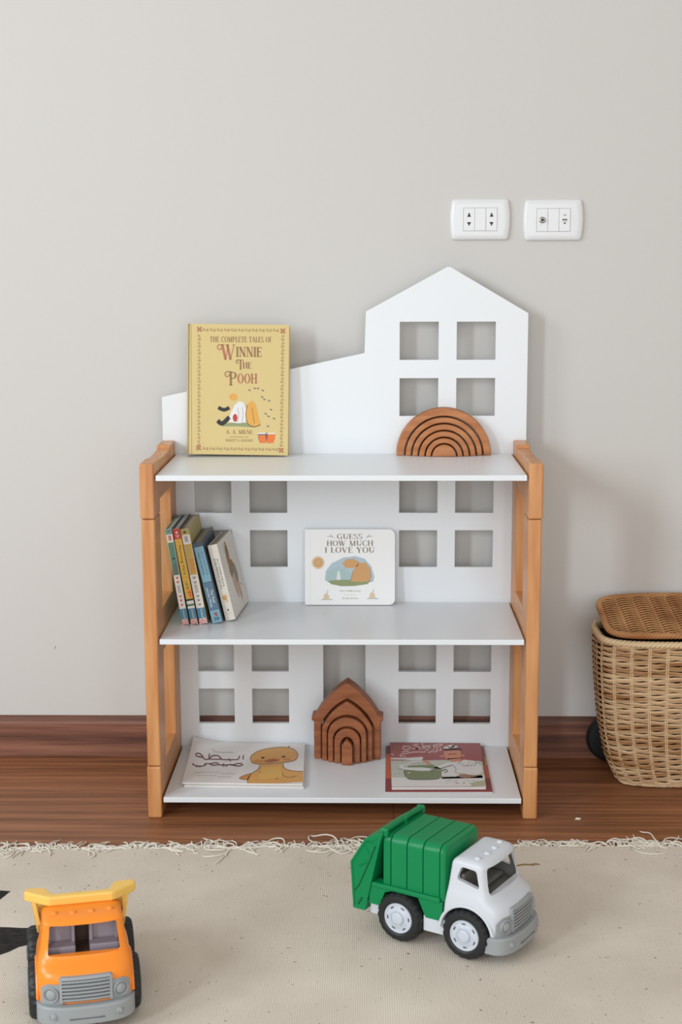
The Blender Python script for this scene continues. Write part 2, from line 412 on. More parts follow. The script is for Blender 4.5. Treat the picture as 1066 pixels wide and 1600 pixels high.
# ================================================================== OUTLETS
M_plate = mat('outlet_plastic', (226, 228, 230), 0.3, 0.5)
M_slot = mat('socket_dark', (28, 28, 30), 0.5)
M_gap = mat('outlet_gap', (120, 120, 122), 0.6)
M_metal = mat('jack_metal', (150, 146, 138), 0.3, 0.8); M_metal.node_tree.nodes['Principled BSDF'].inputs['Metallic'].default_value = 0.8
def outlet(xc, zc, kind, label):
    t = thing('wall_outlet', label, 'outlet', (xc, wy, zc), 0, 'outlet plates on the wall')
    mb = MB()
    def loop(w, h, y, r=.007, bul=.003):
        pts = []
        for sx, sz, a0 in ((1, 1, 0), (-1, 1, 90), (-1, -1, 180), (1, -1, 270)):
            for k in range(6):
                a = math.radians(a0 + 18 * k); pts.append((sx * (w - r) + r * math.cos(a), sz * (h - r) + r * math.sin(a)))
        out = []
        for i, (x, z) in enumerate(pts):
            out.append((x, y, z))
        # bulging left and right sides
        res = []
        for i, p in enumerate(out):
            res.append(p)
            if i in (11, 23):
                q = out[(i + 1) % len(out)]
                for k in range(1, 6):
                    u = k / 6; res.append((p[0] + (q[0] - p[0]) * u + (bul * 4 * u * (1 - u)) * (1 if p[0] > 0 else -1), y, p[2] + (q[2] - p[2]) * u))
        return res
    W_, H_ = .0585, .0410
    mb.loft([loop(W_, H_, 0), loop(W_, H_, -.0045), loop(W_ - .001, H_ - .001, -.0068), loop(W_ - .004, H_ - .004, -.0088), loop(W_ - .012, H_ - .010, -.0098)], M_plate)
    mb.build('face_plate', t, sharp=50)
    fr = MB(); fr.box((-.0345, -.0101, -.0232), (.0345, -.0095, .0232), M_gap); fr.build('module_frame', t)
    for k in (-1, 0, 1):
        m = MB(); x0 = k * .0228; m.box((x0 - .0111, -.0109, -.0226), (x0 + .0111, -.0099, .0226), M_plate)
        m2 = m
        if kind == 'socket' and k != 0:
            for sg in (1, -1):
                z0 = .0088 * sg
                m2.box((x0 - .0028, -.01105, min(z0, z0 - sg * .0035)), (x0 + .0028, -.0108, max(z0, z0 - sg * .0035)), M_slot)
                m2.prism([(x0 - .0014, z0 - sg * .0005), (x0 + .0014, z0 - sg * .0005), (x0 + .0018, z0 + sg * .0028), (x0 + .0005, z0 + sg * .0042), (x0 - .0005, z0 + sg * .0042), (x0 - .0018, z0 + sg * .0028)] if sg > 0 else
                         [(x0 - .0040, z0 + .0034), (x0 + .0040, z0 + .0034), (x0 + .0036, z0 + .0012), (x0 - .0036, z0 + .0012)], -.01108, -.0108, 'y', M_slot)
                if sg > 0: m2.prism([(x0 - .0038, z0 - .0036), (x0 + .0038, z0 - .0036), (x0 + .0034, z0 - .0018), (x0 - .0034, z0 - .0018)], -.01108, -.0108, 'y', M_slot)
                else: m2.prism([(x0 - .0018, z0 + .0008), (x0 + .0018, z0 + .0008), (x0 + .0012, z0 - .0034), (x0 - .0012, z0 - .0034)], -.01108, -.0108, 'y', M_slot)
        mo = m.build('outlet_module', t, bevel=.0003)
        if kind == 'data' and k == -1:
            j = MB(); j.lathe([(.0062, -.0108), (.0062, -.013), (.0050, -.0135), (.0044, -.017), (.0030, -.017), (.0028, -.0135)], M_metal, 'y', (x0, 0, 0), 24)
            j.lathe([(.0027, -.0138), (.0005, -.0139)], M_slot, 'y', (x0, 0, 0), 16)
            jo = j.build('coaxial_jack', t); jo['label'] = 'round metal aerial jack'
        if kind == 'data' and k == 1:
            j = MB(); j.box((x0 - .0030, -.0112, .0092), (x0 + .0030, -.0108, .0104), M_slot)
            j.prism([(x0 - .0052, .0022), (x0 + .0052, .0022), (x0 + .0052, -.0022), (x0 + .0034, -.0046), (x0 - .0034, -.0046), (x0 - .0052, -.0022)], -.0113, -.0108, 'y', M_metal)
            j.box((x0 - .0046, -.0115, -.0002), (x0 + .0046, -.0112, .0018), M_slot)
            j.box((x0 - .0018, -.0115, -.0078), (x0 + .0018, -.0108, -.0056), M_slot)
            j.build('data_port', t)
outlet(.2788, 1.1437, 'socket', 'white wall outlet plate with two pairs of dark pin holes')
outlet(.4275, 1.1420, 'data', 'white wall plate with a round metal jack and a network port')

# ================================================================== RUG
M_rug = rug_mat()
M_motif = mat('rug_black', (44, 42, 41), 0.95, 0.1, var=(60, 57, 55), scale=(60, 200, 60))
M_fringe = mat('fringe_cotton', (226, 220, 208), 0.9, 0.15)
RUG = thing('rug', 'beige flat woven cotton rug with black motif and white fringe along the far edge', 'rug', (0, 0, 0))
def redge(x):  # far edge of the rug
    return -0.1475 + 0.0245 * max(0, min(1, (.02 - x) / .65)) * -1 + 0.006 * max(0, min(1, (x - .02) / .6))
mb = MB()
xs = [-1.5 + 3.0 * i / 60 for i in range(61)]
top = [(x, redge(x) + rnd.uniform(-.0012, .0012), .0055) for x in xs]
vs = top + [(x, -2.4, .0055) for x in xs] + [(p[0], p[1] + .001, 0.0003) for p in top]
n = len(xs); fs = []
for i in range(n - 1):
    fs.append((n + i, n + i + 1, i + 1, i)); fs.append((i, i + 1, 2 * n + i + 1, 2 * n + i))
mb.add(vs, fs, M_rug)
def motif(pts):
    mb.add([(x, y, .0058) for x, y in pts], [tuple(range(len(pts)))], M_motif)
def jag(a, b, k, amp):
    out = []
    for i in range(k):
        u = i / k; j = rnd.uniform(-amp, amp)
        out.append((a[0] + (b[0] - a[0]) * u, a[1] + (b[1] - a[1]) * u + j))
    return out
motif(jag((-.80, -.487), (-.466, -.489), 16, .002) + jag((-.466, -.489), (-.484, -.546), 5, .002) + jag((-.484, -.546), (-.80, -.86), 26, .004) )
motif(jag((-.86, -.315), (-.5585, -.349), 14, .001) + jag((-.5585, -.349), (-.569, -.384), 4, .001) + jag((-.569, -.384), (-.62, -.44), 6, .002) + jag((-.62, -.44), (-.86, -.46), 8, .002))
mb.build('rug_base', RUG)
fb = MB()
for i in range(900):
    x = rnd.uniform(-1.05, 1.05); y = redge(x) - rnd.uniform(0, .003)
    clump = max(0, math.sin(x * 17 + 2.1 * math.sin(x * 7 + 1)))
    ln = rnd.uniform(.022, .050) + .055 * clump * clump * rnd.random()
    if rnd.random() < .04: ln *= 1.4
    ang = PI / 2 + .9 * math.sin(x * 31 + 2 * math.sin(x * 13)) + rnd.gauss(0, .55)
    h = abs(rnd.gauss(0, .0038)); px, py = x, y; p = [(x, y, .004)]; curl = rnd.gauss(0, 34); wob = rnd.uniform(0, 6)
    k = 10
    for j in range(1, k + 1):
        t = j / k; ang += curl * ln / k + .22 * math.sin(wob + 5 * t)
        px += math.cos(ang) * ln / k; py += math.sin(ang) * ln / k
        z = .0016 + rnd.uniform(0, .0005) + h * math.sin(PI * min(1, t * 1.08)) * (1 if t < .93 else .9)
        if py < redge(px): z = max(z, .0072)
        p.append((px, py, z))
    fb.tube(p, [.00125] * k + [.0007], M_fringe, n=5)
fo = fb.build('fringe', RUG); fo['kind'] = 'stuff'; fo['label'] = 'tangled off-white cotton fringe'

# ================================================================== BOOKS
M_paper = mat('page_paper', (232, 226, 214), 0.85, 0.2, var=(214, 206, 192), scale=(3, 300, 300))
M_dkline = mat('print_dark', (62, 56, 50), 0.7)

# ---- yellow story book on the top shelf
M_yel = mat('yellow_cover', (212, 190, 130), 0.5, 0.4)
M_yelp = mat('yellow_print_brown', (150, 112, 78), 0.6)
M_yelr = mat('yellow_print_rust', (176, 112, 84), 0.6)
M_yelg = mat('yellow_print_olive', (150, 132, 84), 0.6)
M_oran = mat('print_orange', (226, 118, 52), 0.6)
M_och = mat('print_ochre', (222, 164, 74), 0.6)
M_pwh = mat('print_white', (226, 224, 222), 0.6)
M_pbk = mat('print_black', (44, 42, 42), 0.6)
M_prd = mat('print_red', (186, 66, 52), 0.6)
M_pgr = mat('print_green', (142, 152, 108), 0.6)
M_pbl = mat('print_slate', (104, 104, 116), 0.6)
YB = thing('book', 'yellow hardback story book standing upright on the top shelf', 'book', (-.2150, .2645, .6737), math.radians(-1.0))
YB.rotation_euler = (math.radians(-5.0), math.radians(0.8), math.radians(-1.0))
BW, BH, BT = .2045, .2635, .030
mb = MB(); hw = BW / 2
mb.box((-hw, 0, 0), (hw, .0026, BH), M_yel)                        # front board
cover = mb
def ysurf(u, v, l): return (-hw + BW * u, -l - .0001, BH * (1 - v))
a = Art(mb, [(332, 97), (893, 100), (885, 822), (325, 820)], ysurf)
# hinge groove along the spine side
a.rect(347, 99, 349.5, 820, M_yelg, 0)
# leaf border
def sprig(x, y, s, vert, red, flip=1):
    def q(dx, dy): return (x + dy * s * flip, y + dx * s) if vert else (x + dx * s, y + dy * s)
    m1 = M_yelr if red else M_yelg
    a.stroke([q(-14, 6), q(-8, -8), q(0, -10)], 2.6, M_yelp, 1); a.stroke([q(-8, -8), q(-2, 4), q(6, 9)], 2.2, M_yelg, 1)
    a.stroke([q(2, 4), q(8, -4), q(14, -2)], 2.0, M_yelp, 1)
    for dx, dy in ((20, 0), (24, -8), (17, 8), (26, 6)):
        cx, cy = q(dx, dy); a.blob(cx, cy, 4.4 * s, 3.6 * s, m1, 2, 8)
for i in range(11):
    sprig(424 + 39.0 * i, 131, .72, False, i in (3, 10))
    sprig(420 + 39.0 * i, 789, .72, False, i % 3 == 0)
for i in range(16):
    sprig(393 - .3 * i, 168 + 39 * i, .74, True, i < 1 or i > 13, 1)
    sprig(858 - .6 * i, 166 + 39 * i, .74, True, i in (7, 15), -1)
for cx, cy in ((395, 128), (858, 134), (387, 785), (848, 793)):
    for dx, dy in ((-8, -8), (8, -8), (-8, 8), (8, 8), (0, 0)): a.blob(cx + dx, cy + dy, 6, 6, M_yelr, 2, 8)
serif(a, 'THE COMPLETE TALES OF', 452, 797, 167, 197, M_yelp, 3, 1.0)
serif(a, 'W', 512, 598, 211, 294, M_yelr, 3, 1.0)
serif(a, 'INNIE', 597, 742, 224, 277, M_yelp, 3, 1.25)
a.stroke([(520, 213), (500, 214), (494, 228), (505, 240), (516, 234), (511, 226)], 5, M_yelr, 3)
serif(a, 'T', 606, 640, 294, 348, M_yelp, 3, 1.1); a.stroke([(614, 296), (602, 296), (597, 306), (605, 314), (611, 308)], 4, M_yelp, 3)
serif(a, 'HE', 634, 684, 308, 342, M_yelp, 3, 1.2)
serif(a, 'P', 556, 606, 362, 436, M_yelp, 3, 1.0); a.stroke([(572, 362), (548, 360), (536, 374), (545, 388), (560, 382), (556, 373)], 5, M_yelp, 3)
serif(a, 'OOH', 604, 716, 371, 424, M_yelr, 3, 1.2)
serif(a, 'A. A. MILNE', 540, 690, 683, 705, M_yelp, 3, 1.0)
put_text(a, 'with illustrations by', (560, 727), (106, 0), (0, -10), M_yelg, 3)
put_text(a, 'ERNEST H. SHEPARD', (540, 748), (152, 0), (0, -14), M_yelg, 3)
# plain landscape vignette: log, white bush, ochre mound on a strip of grass
a.poly([(500, 640), (540, 648), (600, 640), (660, 644), (735, 656), (700, 668), (600, 662), (520, 664)], M_pgr, 2)
a.poly([(556, 640), (566, 590), (590, 545), (615, 522), (640, 530), (655, 570), (652, 640), (610, 646)], M_pwh, 3)
a.stroke([(606, 560), (612, 600), (604, 640)], 2, M_pbl, 4); a.stroke([(632, 556), (636, 600), (630, 640)], 2, M_pbl, 4)
a.poly([(650, 600), (660, 540), (686, 520), (706, 540), (718, 600), (734, 650), (700, 664), (664, 650)], M_och, 3)
a.stroke([(660, 545), (652, 600), (664, 648), (700, 664), (732, 652)], 3, M_dkline, 4); a.stroke([(686, 560), (694, 610), (700, 650)], 2, M_dkline, 4)
a.stroke([(494, 632), (520, 648), (560, 612)], 24, M_pbk, 3); a.stroke([(498, 560), (530, 572), (560, 560)], 20, M_pbk, 3)
a.blob(582, 500, 22, 19, M_och, 3); a.blob(592, 616, 13, 22, M_prd, 4)
for x, y in ((672, 462), (702, 452), (720, 452), (746, 463), (742, 499), (755, 512), (781, 520), (792, 569), (762, 592), (778, 606), (809, 618), (775, 661)):
    a.blob(x - 3, y - 2, 5, 3, M_pbl, 3, 8, .6); a.blob(x + 3, y + 1, 5, 3, M_pbl, 3, 8, -.6)
for cx, w_ in ((747, 27), (788, 27)):
    a.poly([(cx - w_, 700), (cx + w_, 700), (cx + w_ - 2, 730), (cx + w_ * .55, 754), (cx - w_ * .55, 754), (cx - w_ + 2, 730)], M_oran, 3)
    a.rect(cx - w_, 697, cx + w_, 704, M_pwh, 4); a.stroke([(cx - w_, 706), (cx - w_ + 4, 734), (cx - w_ * .5, 754)], 2.5, M_pbl, 4)
a.rect(722, 704, 772, 711, M_pbl, 4)
fo = mb.build('front_cover', YB, bevel=.0008)
mb = MB(); mb.box((-hw, BT - .0026, 0), (hw, BT, BH), M_yel); mb.build('back_cover', YB, bevel=.0008)
mb = MB()
mb.loft([[(-hw + .0004 - .004 * math.sin(PI * k / 8), BT * k / 8, z) for k in range(9)] + [(-hw + .003, BT, z), (-hw + .003, 0, z)] for z in (0, BH)], M_yel)
mb.build('spine', YB, sharp=60)
mb = MB(); mb.box((-hw + .003, .0028, .004), (hw - .004, BT - .0028, BH - .004), M_paper); mb.build('pages', YB)

# ---- white board book leaning on the panel, middle shelf
M_wb = mat('board_white', (236, 236, 236), 0.35, 0.5)
M_gold = mat('print_bronze', (142, 128, 108), 0.5)
M_sky = mat('print_pale_blue', (178, 196, 206), 0.6)
M_teal = mat('print_pale_teal', (168, 192, 192), 0.6)
M_tan = mat('print_tan', (206, 158, 104), 0.6)
M_tan2 = mat('print_light_tan', (222, 196, 160), 0.6)
GB = thing('book', 'white rounded board book with bronze title standing alone in the middle of the middle shelf', 'book', (.0125, .2795, .3573))
GB.rotation_euler = (math.radians(-5.0), 0, 0)
GW, GH = .1865, .1575
def rr(w, h, r, left_square=True, k=6):
    pts = []
    for cx, cy, a0, rad in ((w / 2 - r, r, -90, r), (w / 2 - r, h - r, 0, r), (-w / 2 + .003, h - .003, 90, .003), (-w / 2 + .003, .003, 180, .003)):
        for i in range(k + 1):
            t = math.radians(a0 + 90 * i / k); pts.append((cx + rad * math.cos(t), cy + rad * math.sin(t)))
    return pts
def gsurf(u, v, l): return (-GW / 2 + GW * u, -l - .0001, GH * (1 - v))
mb = MB(); mb.prism(rr(GW, GH, .012), 0, .0022, 'y', M_wb)
a = Art(mb, [(50, 70), (985, 72), (985, 850), (50, 850)], gsurf)
a.rect(104, 72, 108, 848, M_plate, 0)
serif(a, 'GUESS', 382, 652, 117, 170, M_gold, 2, 1.0); serif(a, 'HOW MUCH', 276, 762, 186, 240, M_gold, 2, 1.0); serif(a, 'I LOVE YOU', 256, 778, 254, 310, M_gold, 2, 1.0)
for sx, x0 in ((1, 285), (-1, 755)):
    a.stroke([(x0, 148), (x0 + sx * 35, 144), (x0 + sx * 72, 160)], 3, M_gold, 2)
    a.stroke([(x0 + sx * 24, 144), (x0 + sx * 40, 122)], 5, M_gold, 2); a.stroke([(x0 + sx * 40, 146), (x0 + sx * 58, 138)], 5, M_gold, 2)
a.blob(188, 412, 66, 66, M_tan2, 2, 26); a.blob(188, 412, 48, 48, M_tan, 3, 26)
for i in range(5): a.stroke([(160, 390 + 11 * i), (188, 384 + 11 * i), (216, 392 + 11 * i)], 3, M_tan2, 4)
# plain watercolour landscape: pale sky oval, grass, rounded tan hill and little white stone
a.poly([(258, 590), (268, 500), (330, 420), (450, 362), (570, 346), (670, 372), (740, 450), (772, 560), (760, 610), (500, 628), (290, 615)], M_sky, 2)
a.poly([(262, 590), (300, 500), (400, 450), (480, 480), (545, 540), (560, 612), (400, 622)], M_teal, 3)
a.poly([(290, 600), (420, 588), (560, 592), (740, 596), (700, 634), (560, 654), (430, 656), (320, 634)], M_pgr, 4)
a.poly([(520, 606), (548, 500), (600, 420), (680, 408), (726, 470), (736, 560), (716, 606), (640, 612)], M_tan, 5)
a.poly([(440, 420), (480, 378), (560, 374), (620, 410), (600, 450), (540, 470), (470, 466)], M_tan, 5)
a.stroke([(548, 500), (538, 560), (522, 606)], 5, M_gold, 6); a.stroke([(726, 470), (738, 560), (716, 606)], 4, M_gold, 6)
a.poly([(378, 590), (388, 520), (402, 488), (414, 520), (424, 586), (400, 592)], M_pwh, 5)
put_text(a, 'Sam McBratney', (412, 716), (220, 0), (0, -20), M_gold, 3)
put_text(a, 'illustrated by', (460, 752), (116, 0), (0, -12), M_tan2, 3)
put_text(a, 'Anita Jeram', (436, 792), (170, 0), (0, -20), M_gold, 3)
for cx, cy in ((275, 755), (752, 745)):
    a.poly([(cx - 34, cy + 30), (cx - 22, cy - 20), (cx + 8, cy - 26), (cx + 30, cy + 8), (cx + 26, cy + 30)], M_tan2, 3)
    a.stroke([(cx - 55, cy + 40), (cx, cy + 36), (cx + 60, cy + 42)], 6, M_pgr, 4)
    a.stroke([(cx + 4, cy - 24), (cx + 16, cy - 60)], 5, M_tan, 4)
mb.build('front_cover', GB, bevel=.0006)
mb = MB(); mb.prism(rr(GW - .002, GH - .001, .0115), .0024, .0150, 'y', mat('board_pages', (222, 222, 220), 0.6)); mb.build('pages', GB)
mb = MB(); mb.prism(rr(GW, GH, .012), .0152, .0172, 'y', M_wb); mb.build('back_cover', GB, bevel=.0006)

# ---- five leaning books, middle shelf
def spine_book(x, y, w, h, d, lean, yaw, m_sp, m_cov, m_pg, label, draw, sq, round_spine=False, draw_cover=None, cq=None):
    t = thing('book', label, 'book', (x, y, .3559), 0, 'books leaning at the left end of the middle shelf')
    t.rotation_euler = (0, math.radians(-lean), math.radians(yaw))
    ct = .0016
    mb = MB(); mb.box((0, 0, 0), (w, .0018, h), m_sp)
    a = Art(mb, sq, lambda u, v, l: (w * u, -l - .0001, h * (1 - v)))
    draw(a)
    mb.build('spine', t, bevel=.0005)
    mb = MB(); mb.box((w - ct, .0019, 0), (w, d, h), m_cov)
    if draw_cover:
        b = Art(mb, cq, lambda u, v, l: (w + l + .0001, d * u, h * (1 - v))); draw_cover(b)
    mb.build('front_cover', t, bevel=.0004)
    mb = MB(); mb.box((0, .0019, 0), (ct, d, h), m_cov); mb.build('back_cover', t, bevel=.0004)
    mb = MB(); k = 5; pw = (w - 2 * ct - .0004) / k
    for i in range(k): mb.box((ct + .0002 + i * pw, .0022, .001), (ct + .0002 + (i + .86) * pw, d - .001, h - .0014), m_pg)
    mb.build('pages', t)
    return t
M_spw = mat('spine_white', (226, 222, 216), 0.45); M_tealb = mat('spine_teal', (112, 160, 148), 0.45); M_grn = mat('spine_green', (92, 140, 120), 0.45)
M_cblue = mat('label_blue', (74, 128, 156), 0.45); M_red = mat('label_red', (200, 48, 50), 0.45); M_gy = mat('heart_grey', (150, 146, 142), 0.5)
M_hrt = mat('heart_red', (210, 92, 70), 0.5); M_yl2 = mat('spine_yellow', (222, 178, 72), 0.45); M_or2 = mat('label_orange', (238, 140, 40), 0.45)
M_olive = mat('cover_olive', (176, 160, 92), 0.5); M_cream = mat('spine_cream', (226, 210, 170), 0.45); M_pgg = mat('board_grey', (196, 190, 178), 0.7, var=(150, 140, 122), scale=(500, 2, 2))
M_pgb = mat('board_bluegrey', (150, 156, 164), 0.7, var=(190, 190, 190), scale=(500, 2, 2))
UNIT = [(0, 0), (100, 0), (100, 1000), (0, 1000)]
def heart(a, y, m, x=50, s=1): a.poly([(x - 24 * s, y - 10), (x, y - 6), (x + 24 * s, y - 10), (x + 14 * s, y + 8), (x, y + 18), (x - 12 * s, y + 8)], m, 2)
def campbell(a):
    a.rect(0, 832, 100, 942, M_cblue, 1); put_text(a, 'Campbell', (36, 840), (0, 92), (34, 0), M_pwh, 3)
    a.rect(0, 946, 100, 1000, M_pwh, 1)
    for i in range(5):
        for j in range(4):
            if (i + j) % 2 == 0: a.rect(i * 20, 948 + j * 13, i * 20 + 20, 961 + j * 13, M_red, 2)
def letters(a, y0, y1, m):
    for i in range(4):
        y = y0 + (y1 - y0) * i / 4; a.stroke([(30, y), (70, y + 4)], 6, m, 2, smooth=False); a.stroke([(30, y + 10), (70, y + 8)], 4, m, 2, smooth=False)
def d1(a):
    a.rect(0, 0, 100, 55, M_tealb, 1); a.blob(50, 22, 20, 8, M_pbl, 2); letters(a, 70, 120, M_hrt)
    a.rect(6, 140, 94, 478, M_grn, 1); a.poly([(6, 380), (94, 330), (94, 478), (6, 478)], mat('spine_moss', (96, 116, 104), .5), 2)
    a.stroke([(35, 300), (70, 305)], 9, M_pbk, 3); a.stroke([(35, 320), (52, 300), (70, 322)], 8, M_pbk, 3)
    for y in (505, 550, 700, 742, 790): heart(a, y, M_hrt)
    letters(a, 590, 670, M_gy); campbell(a)
def d2(a):
    a.rect(0, 0, 100, 105, M_red, 1)
    a.poly([(50 + (26 if i % 2 == 0 else 11) * math.sin(PI * i / 5), 38 - (17 if i % 2 == 0 else 7) * math.cos(PI * i / 5)) for i in range(10)], M_pwh, 2)
    for i in range(3): a.stroke([(22 + 6 * i, 66 + 11 * i), (80 - 6 * i, 66 + 11 * i)], 4, M_pwh, 2, smooth=False)
    a.blob(50, 140, 14, 7, M_oran, 2)
    put_text(a, 'Morning Very', (28, 172), (0, 310), (44, 0), M_pbk, 3)
    a.rect(0, 505, 100, 509, M_oran, 2)
    put_text(a, 'and the', (40, 560), (0, 70), (34, 0), M_pbk, 3); letters(a, 540, 700, M_olive)
    a.rect(48, 640, 100, 725, M_or2, 2); a.stroke([(74, 655), (74, 712)], 10, M_prd, 3, smooth=False)
    a.rect(0, 733, 100, 752, M_pbk, 1); a.rect(0, 752, 100, 785, M_pwh, 1); a.rect(0, 785, 100, 808, mat('spine_leaf', (84, 130, 84), .5), 1); a.rect(0, 808, 100, 832, M_pwh, 1)
    campbell(a)
def d3(a):
    a.rect(0, 0, 100, 62, M_olive, 1); a.blob(46, 34, 18, 11, M_pbk, 2); letters(a, 80, 140, M_gy)
    a.rect(6, 160, 94, 480, mat('spine_mustard', (196, 164, 86), .5), 1)
    put_text(a, 'Lion', (36, 180), (0, 110), (34, 0), M_olive, 3); put_text(a, 'KIND', (30, 318), (0, 140), (52, 0), M_oran, 3)
    for y in (510, 560, 706, 748, 794): heart(a, y, M_gy)
    letters(a, 590, 680, M_gy); campbell(a)
M_navy = mat('cover_navy', (62, 76, 92), 0.4); M_lbl = mat('spine_light_blue', (120, 164, 184), 0.45); M_mbl = mat('spine_mid_blue', (84, 118, 140), 0.45)
def d4(a):
    a.rect(0, 0, 100, 46, M_navy, 1); a.rect(8, 52, 100, 488, M_lbl, 1); a.rect(0, 494, 100, 832, M_mbl, 1); a.rect(0, 838, 100, 1000, M_lbl, 1)
    put_text(a, 'JULIA DONALDSON', (62, 112), (0, 290), (20, 0), M_navy, 3); put_text(a, 'AXEL SCHEFFLER', (28, 118), (0, 280), (20, 0), M_navy, 3)
    put_text(a, 'The Snail', (58, 590), (0, 160), (26, 0), M_pwh, 3); put_text(a, 'and the Whale', (22, 560), (0, 240), (24, 0), M_pwh, 3)
    a.poly([(28, 868), (60, 890), (76, 918), (50, 914)], M_prd, 2); a.poly([(40, 862), (80, 880), (60, 900)], M_pbl, 2)
    for i in range(4):
        for j in range(3):
            if (i + j) % 2 == 0: a.rect(28 + 14 * i, 926 + 14 * j, 42 + 14 * i, 940 + 14 * j, M_pbk, 2)
def d5(a):
    a.rect(0, 96, 100, 99, M_tan2, 1); a.stroke([(40, 40), (42, 70), (60, 75)], 4, M_tan2, 2)
    for x0, y0, y1 in ((58, 190, 560), (30, 180, 590)):
        y = y0
        while y < y1:
            l = rnd.uniform(8, 18); a.stroke([(x0, y), (x0 + 18, y + l * .3), (x0 + 2, y + l * .7), (x0 + 16, y + l)], 3.5, M_gy, 2); y += l + (14 if rnd.random() < .25 else 3)
    a.blob(52, 680, 30, 30, M_tan2, 2); a.blob(46, 700, 22, 30, M_tan, 3); a.blob(60, 740, 20, 30, M_tan2, 3)
    a.poly([(44, 846), (58, 852), (56, 876), (46, 876)], M_pbk, 2); a.stroke([(24, 900), (78, 900)], 6, M_tan2, 2, smooth=False); a.stroke([(28, 916), (74, 916)], 6, M_tan2, 2, smooth=False)
M_gbr = mat('print_brown', (158, 126, 92), 0.6); M_gtl = mat('print_sage', (140, 142, 128), 0.6); M_ros = mat('print_rose', (206, 170, 148), 0.6)
def dc5(b):
    b.blob(430, 250, 90, 150, M_gbr, 2, 18, .05); b.poly([(330, 180), (370, 60), (420, 60), (400, 180)], M_tan2, 2)
    b.poly([(420, 60), (480, 70), (520, 210), (470, 230)], M_gbr, 2)
    b.blob(500, 440, 160, 130, M_gbr, 1, 18); b.poly([(520, 420), (700, 400), (760, 560), (700, 680), (560, 640)], M_gtl, 2)
    b.poly([(400, 520), (560, 500), (600, 760), (520, 840), (450, 740)], M_ros, 3); b.poly([(620, 640), (720, 640), (740, 860), (660, 900)], M_ros, 3)
    b.stroke([(700, 700), (860, 720), (900, 760)], 6, M_gtl, 2)
    b.rect(0, 0, 40, 1000, M_spw, 0)
M_cvr5 = mat('cover_ivory', (226, 220, 210), 0.42)
spine_book(-.3154, .112, .0128, .1935, .170, 8.9, -.4, M_spw, M_tealb, M_pgg, 'thin board book with teal and green spine, leaning against the left wooden upright', d1, UNIT)
spine_book(-.2986, .1155, .0138, .1935, .170, 9.7, -.4, M_yl2, M_navy, M_pgb, 'thin board book with yellow spine and red top label, second from the left upright', d2, UNIT)
spine_book(-.2822, .1190, .0160, .1930, .170, 10.2, -.5, M_spw, M_olive, M_pgg, 'board book with mustard spine panel and grey hearts, third from the left upright', d3, UNIT)
spine_book(-.2565, .1230, .0196, .1650, .172, 13.2, -.8, M_navy, M_navy, M_pgg, 'shorter thick board book with blue spine, leaning before the ivory book', d4, UNIT)
spine_book(-.2325, .1440, .0195, .1560, .160, 12.8, -4.6, M_cvr5, M_cvr5, M_pgg, 'ivory board book with brown cover picture, right end of the leaning row', d5, UNIT, draw_cover=dc5, cq=[(0, 0), (1000, 0), (1000, 1000), (0, 1000)])

# ================================================================== WOODEN STACKERS
def arch_wood(name, c, d): return mat(name, c, 0.5, 0.35, var=d, scale=(18, 18, 90), bump=0.06, bscale=180)
M_rw = arch_wood('rainbow_wood', (190, 128, 82), (168, 106, 64)); M_hw = arch_wood('house_wood', (160, 98, 62), (134, 78, 48))
def half_ring(ro, ri, k=28):
    out = [(ro * math.cos(PI * i / k), ro * math.sin(PI * i / k)) for i in range(k + 1)]
    inn = [(ri * math.cos(PI * i / k), ri * math.sin(PI * i / k)) for i in range(k, -1, -1)] if ri else []
    return out + inn
radii = [(.0965, .0808), (.0778, .0670), (.0642, .0532), (.0505, .0398), (.0370, .0270), (.0243, 0)]
labs = ['outermost and largest arch of the wooden rainbow on the top shelf', 'second largest wooden rainbow arch, just inside the outermost arch', 'third largest wooden rainbow arch, middle of the nested arches',
        'fourth wooden rainbow arch, two places outside the solid core', 'smallest hollow wooden rainbow arch, right around the solid core', 'solid wooden half disc at the centre of the rainbow stacker']
for i, (ro, ri) in enumerate(radii):
    mb = MB(); mb.prism(half_ring(ro, ri), -.0148, .0148, 'y', M_rw, smooth=True)
    o = mb.build('rainbow_arch' if ri else 'rainbow_core', bevel=.0021, seg=3, sharp=40)
    o.location = (.2047, (.2972, .2915, .2865, .2820, .2785, .2755)[i], .6695 + .0002); tag(o, labs[i], 'toy', 'nested wooden rainbow arches')
def arch_pts(hw, h, shoulder, peak, k=12):
    """closed outline: right foot -> up -> arched top -> left foot; peak 0 round .. 1 gable"""
    pts = [(hw, 0), (hw, shoulder)]
    for i in range(1, k):
        t = i / k; a = PI / 2 * t
        cx, cz = hw * math.cos(a), shoulder + (h - shoulder) * math.sin(a)
        gx, gz = hw * (1 - t), shoulder + (h - shoulder) * t
        pts.append((cx * (1 - peak) + gx * peak, cz * (1 - peak) + gz * peak))
    pts.append((0, h))
    return pts + [(-x, z) for x, z in pts[-2::-1]]
def arch_block(hw, h, sh, pk, ihw, ih, ish, ipk, eave=0):
    o = arch_pts(hw, h, sh, pk)
    if eave: o = [(hw, 0), (hw, sh - .004), (hw + eave, sh - .004), (hw + eave, sh + .006)] + o[2:-2] + [(-hw - eave, sh + .006), (-hw - eave, sh - .004), (-hw, sh - .004), (-hw, 0)]
    if not ihw: return o
    return o + arch_pts(ihw, ih, ish, ipk)[::-1]
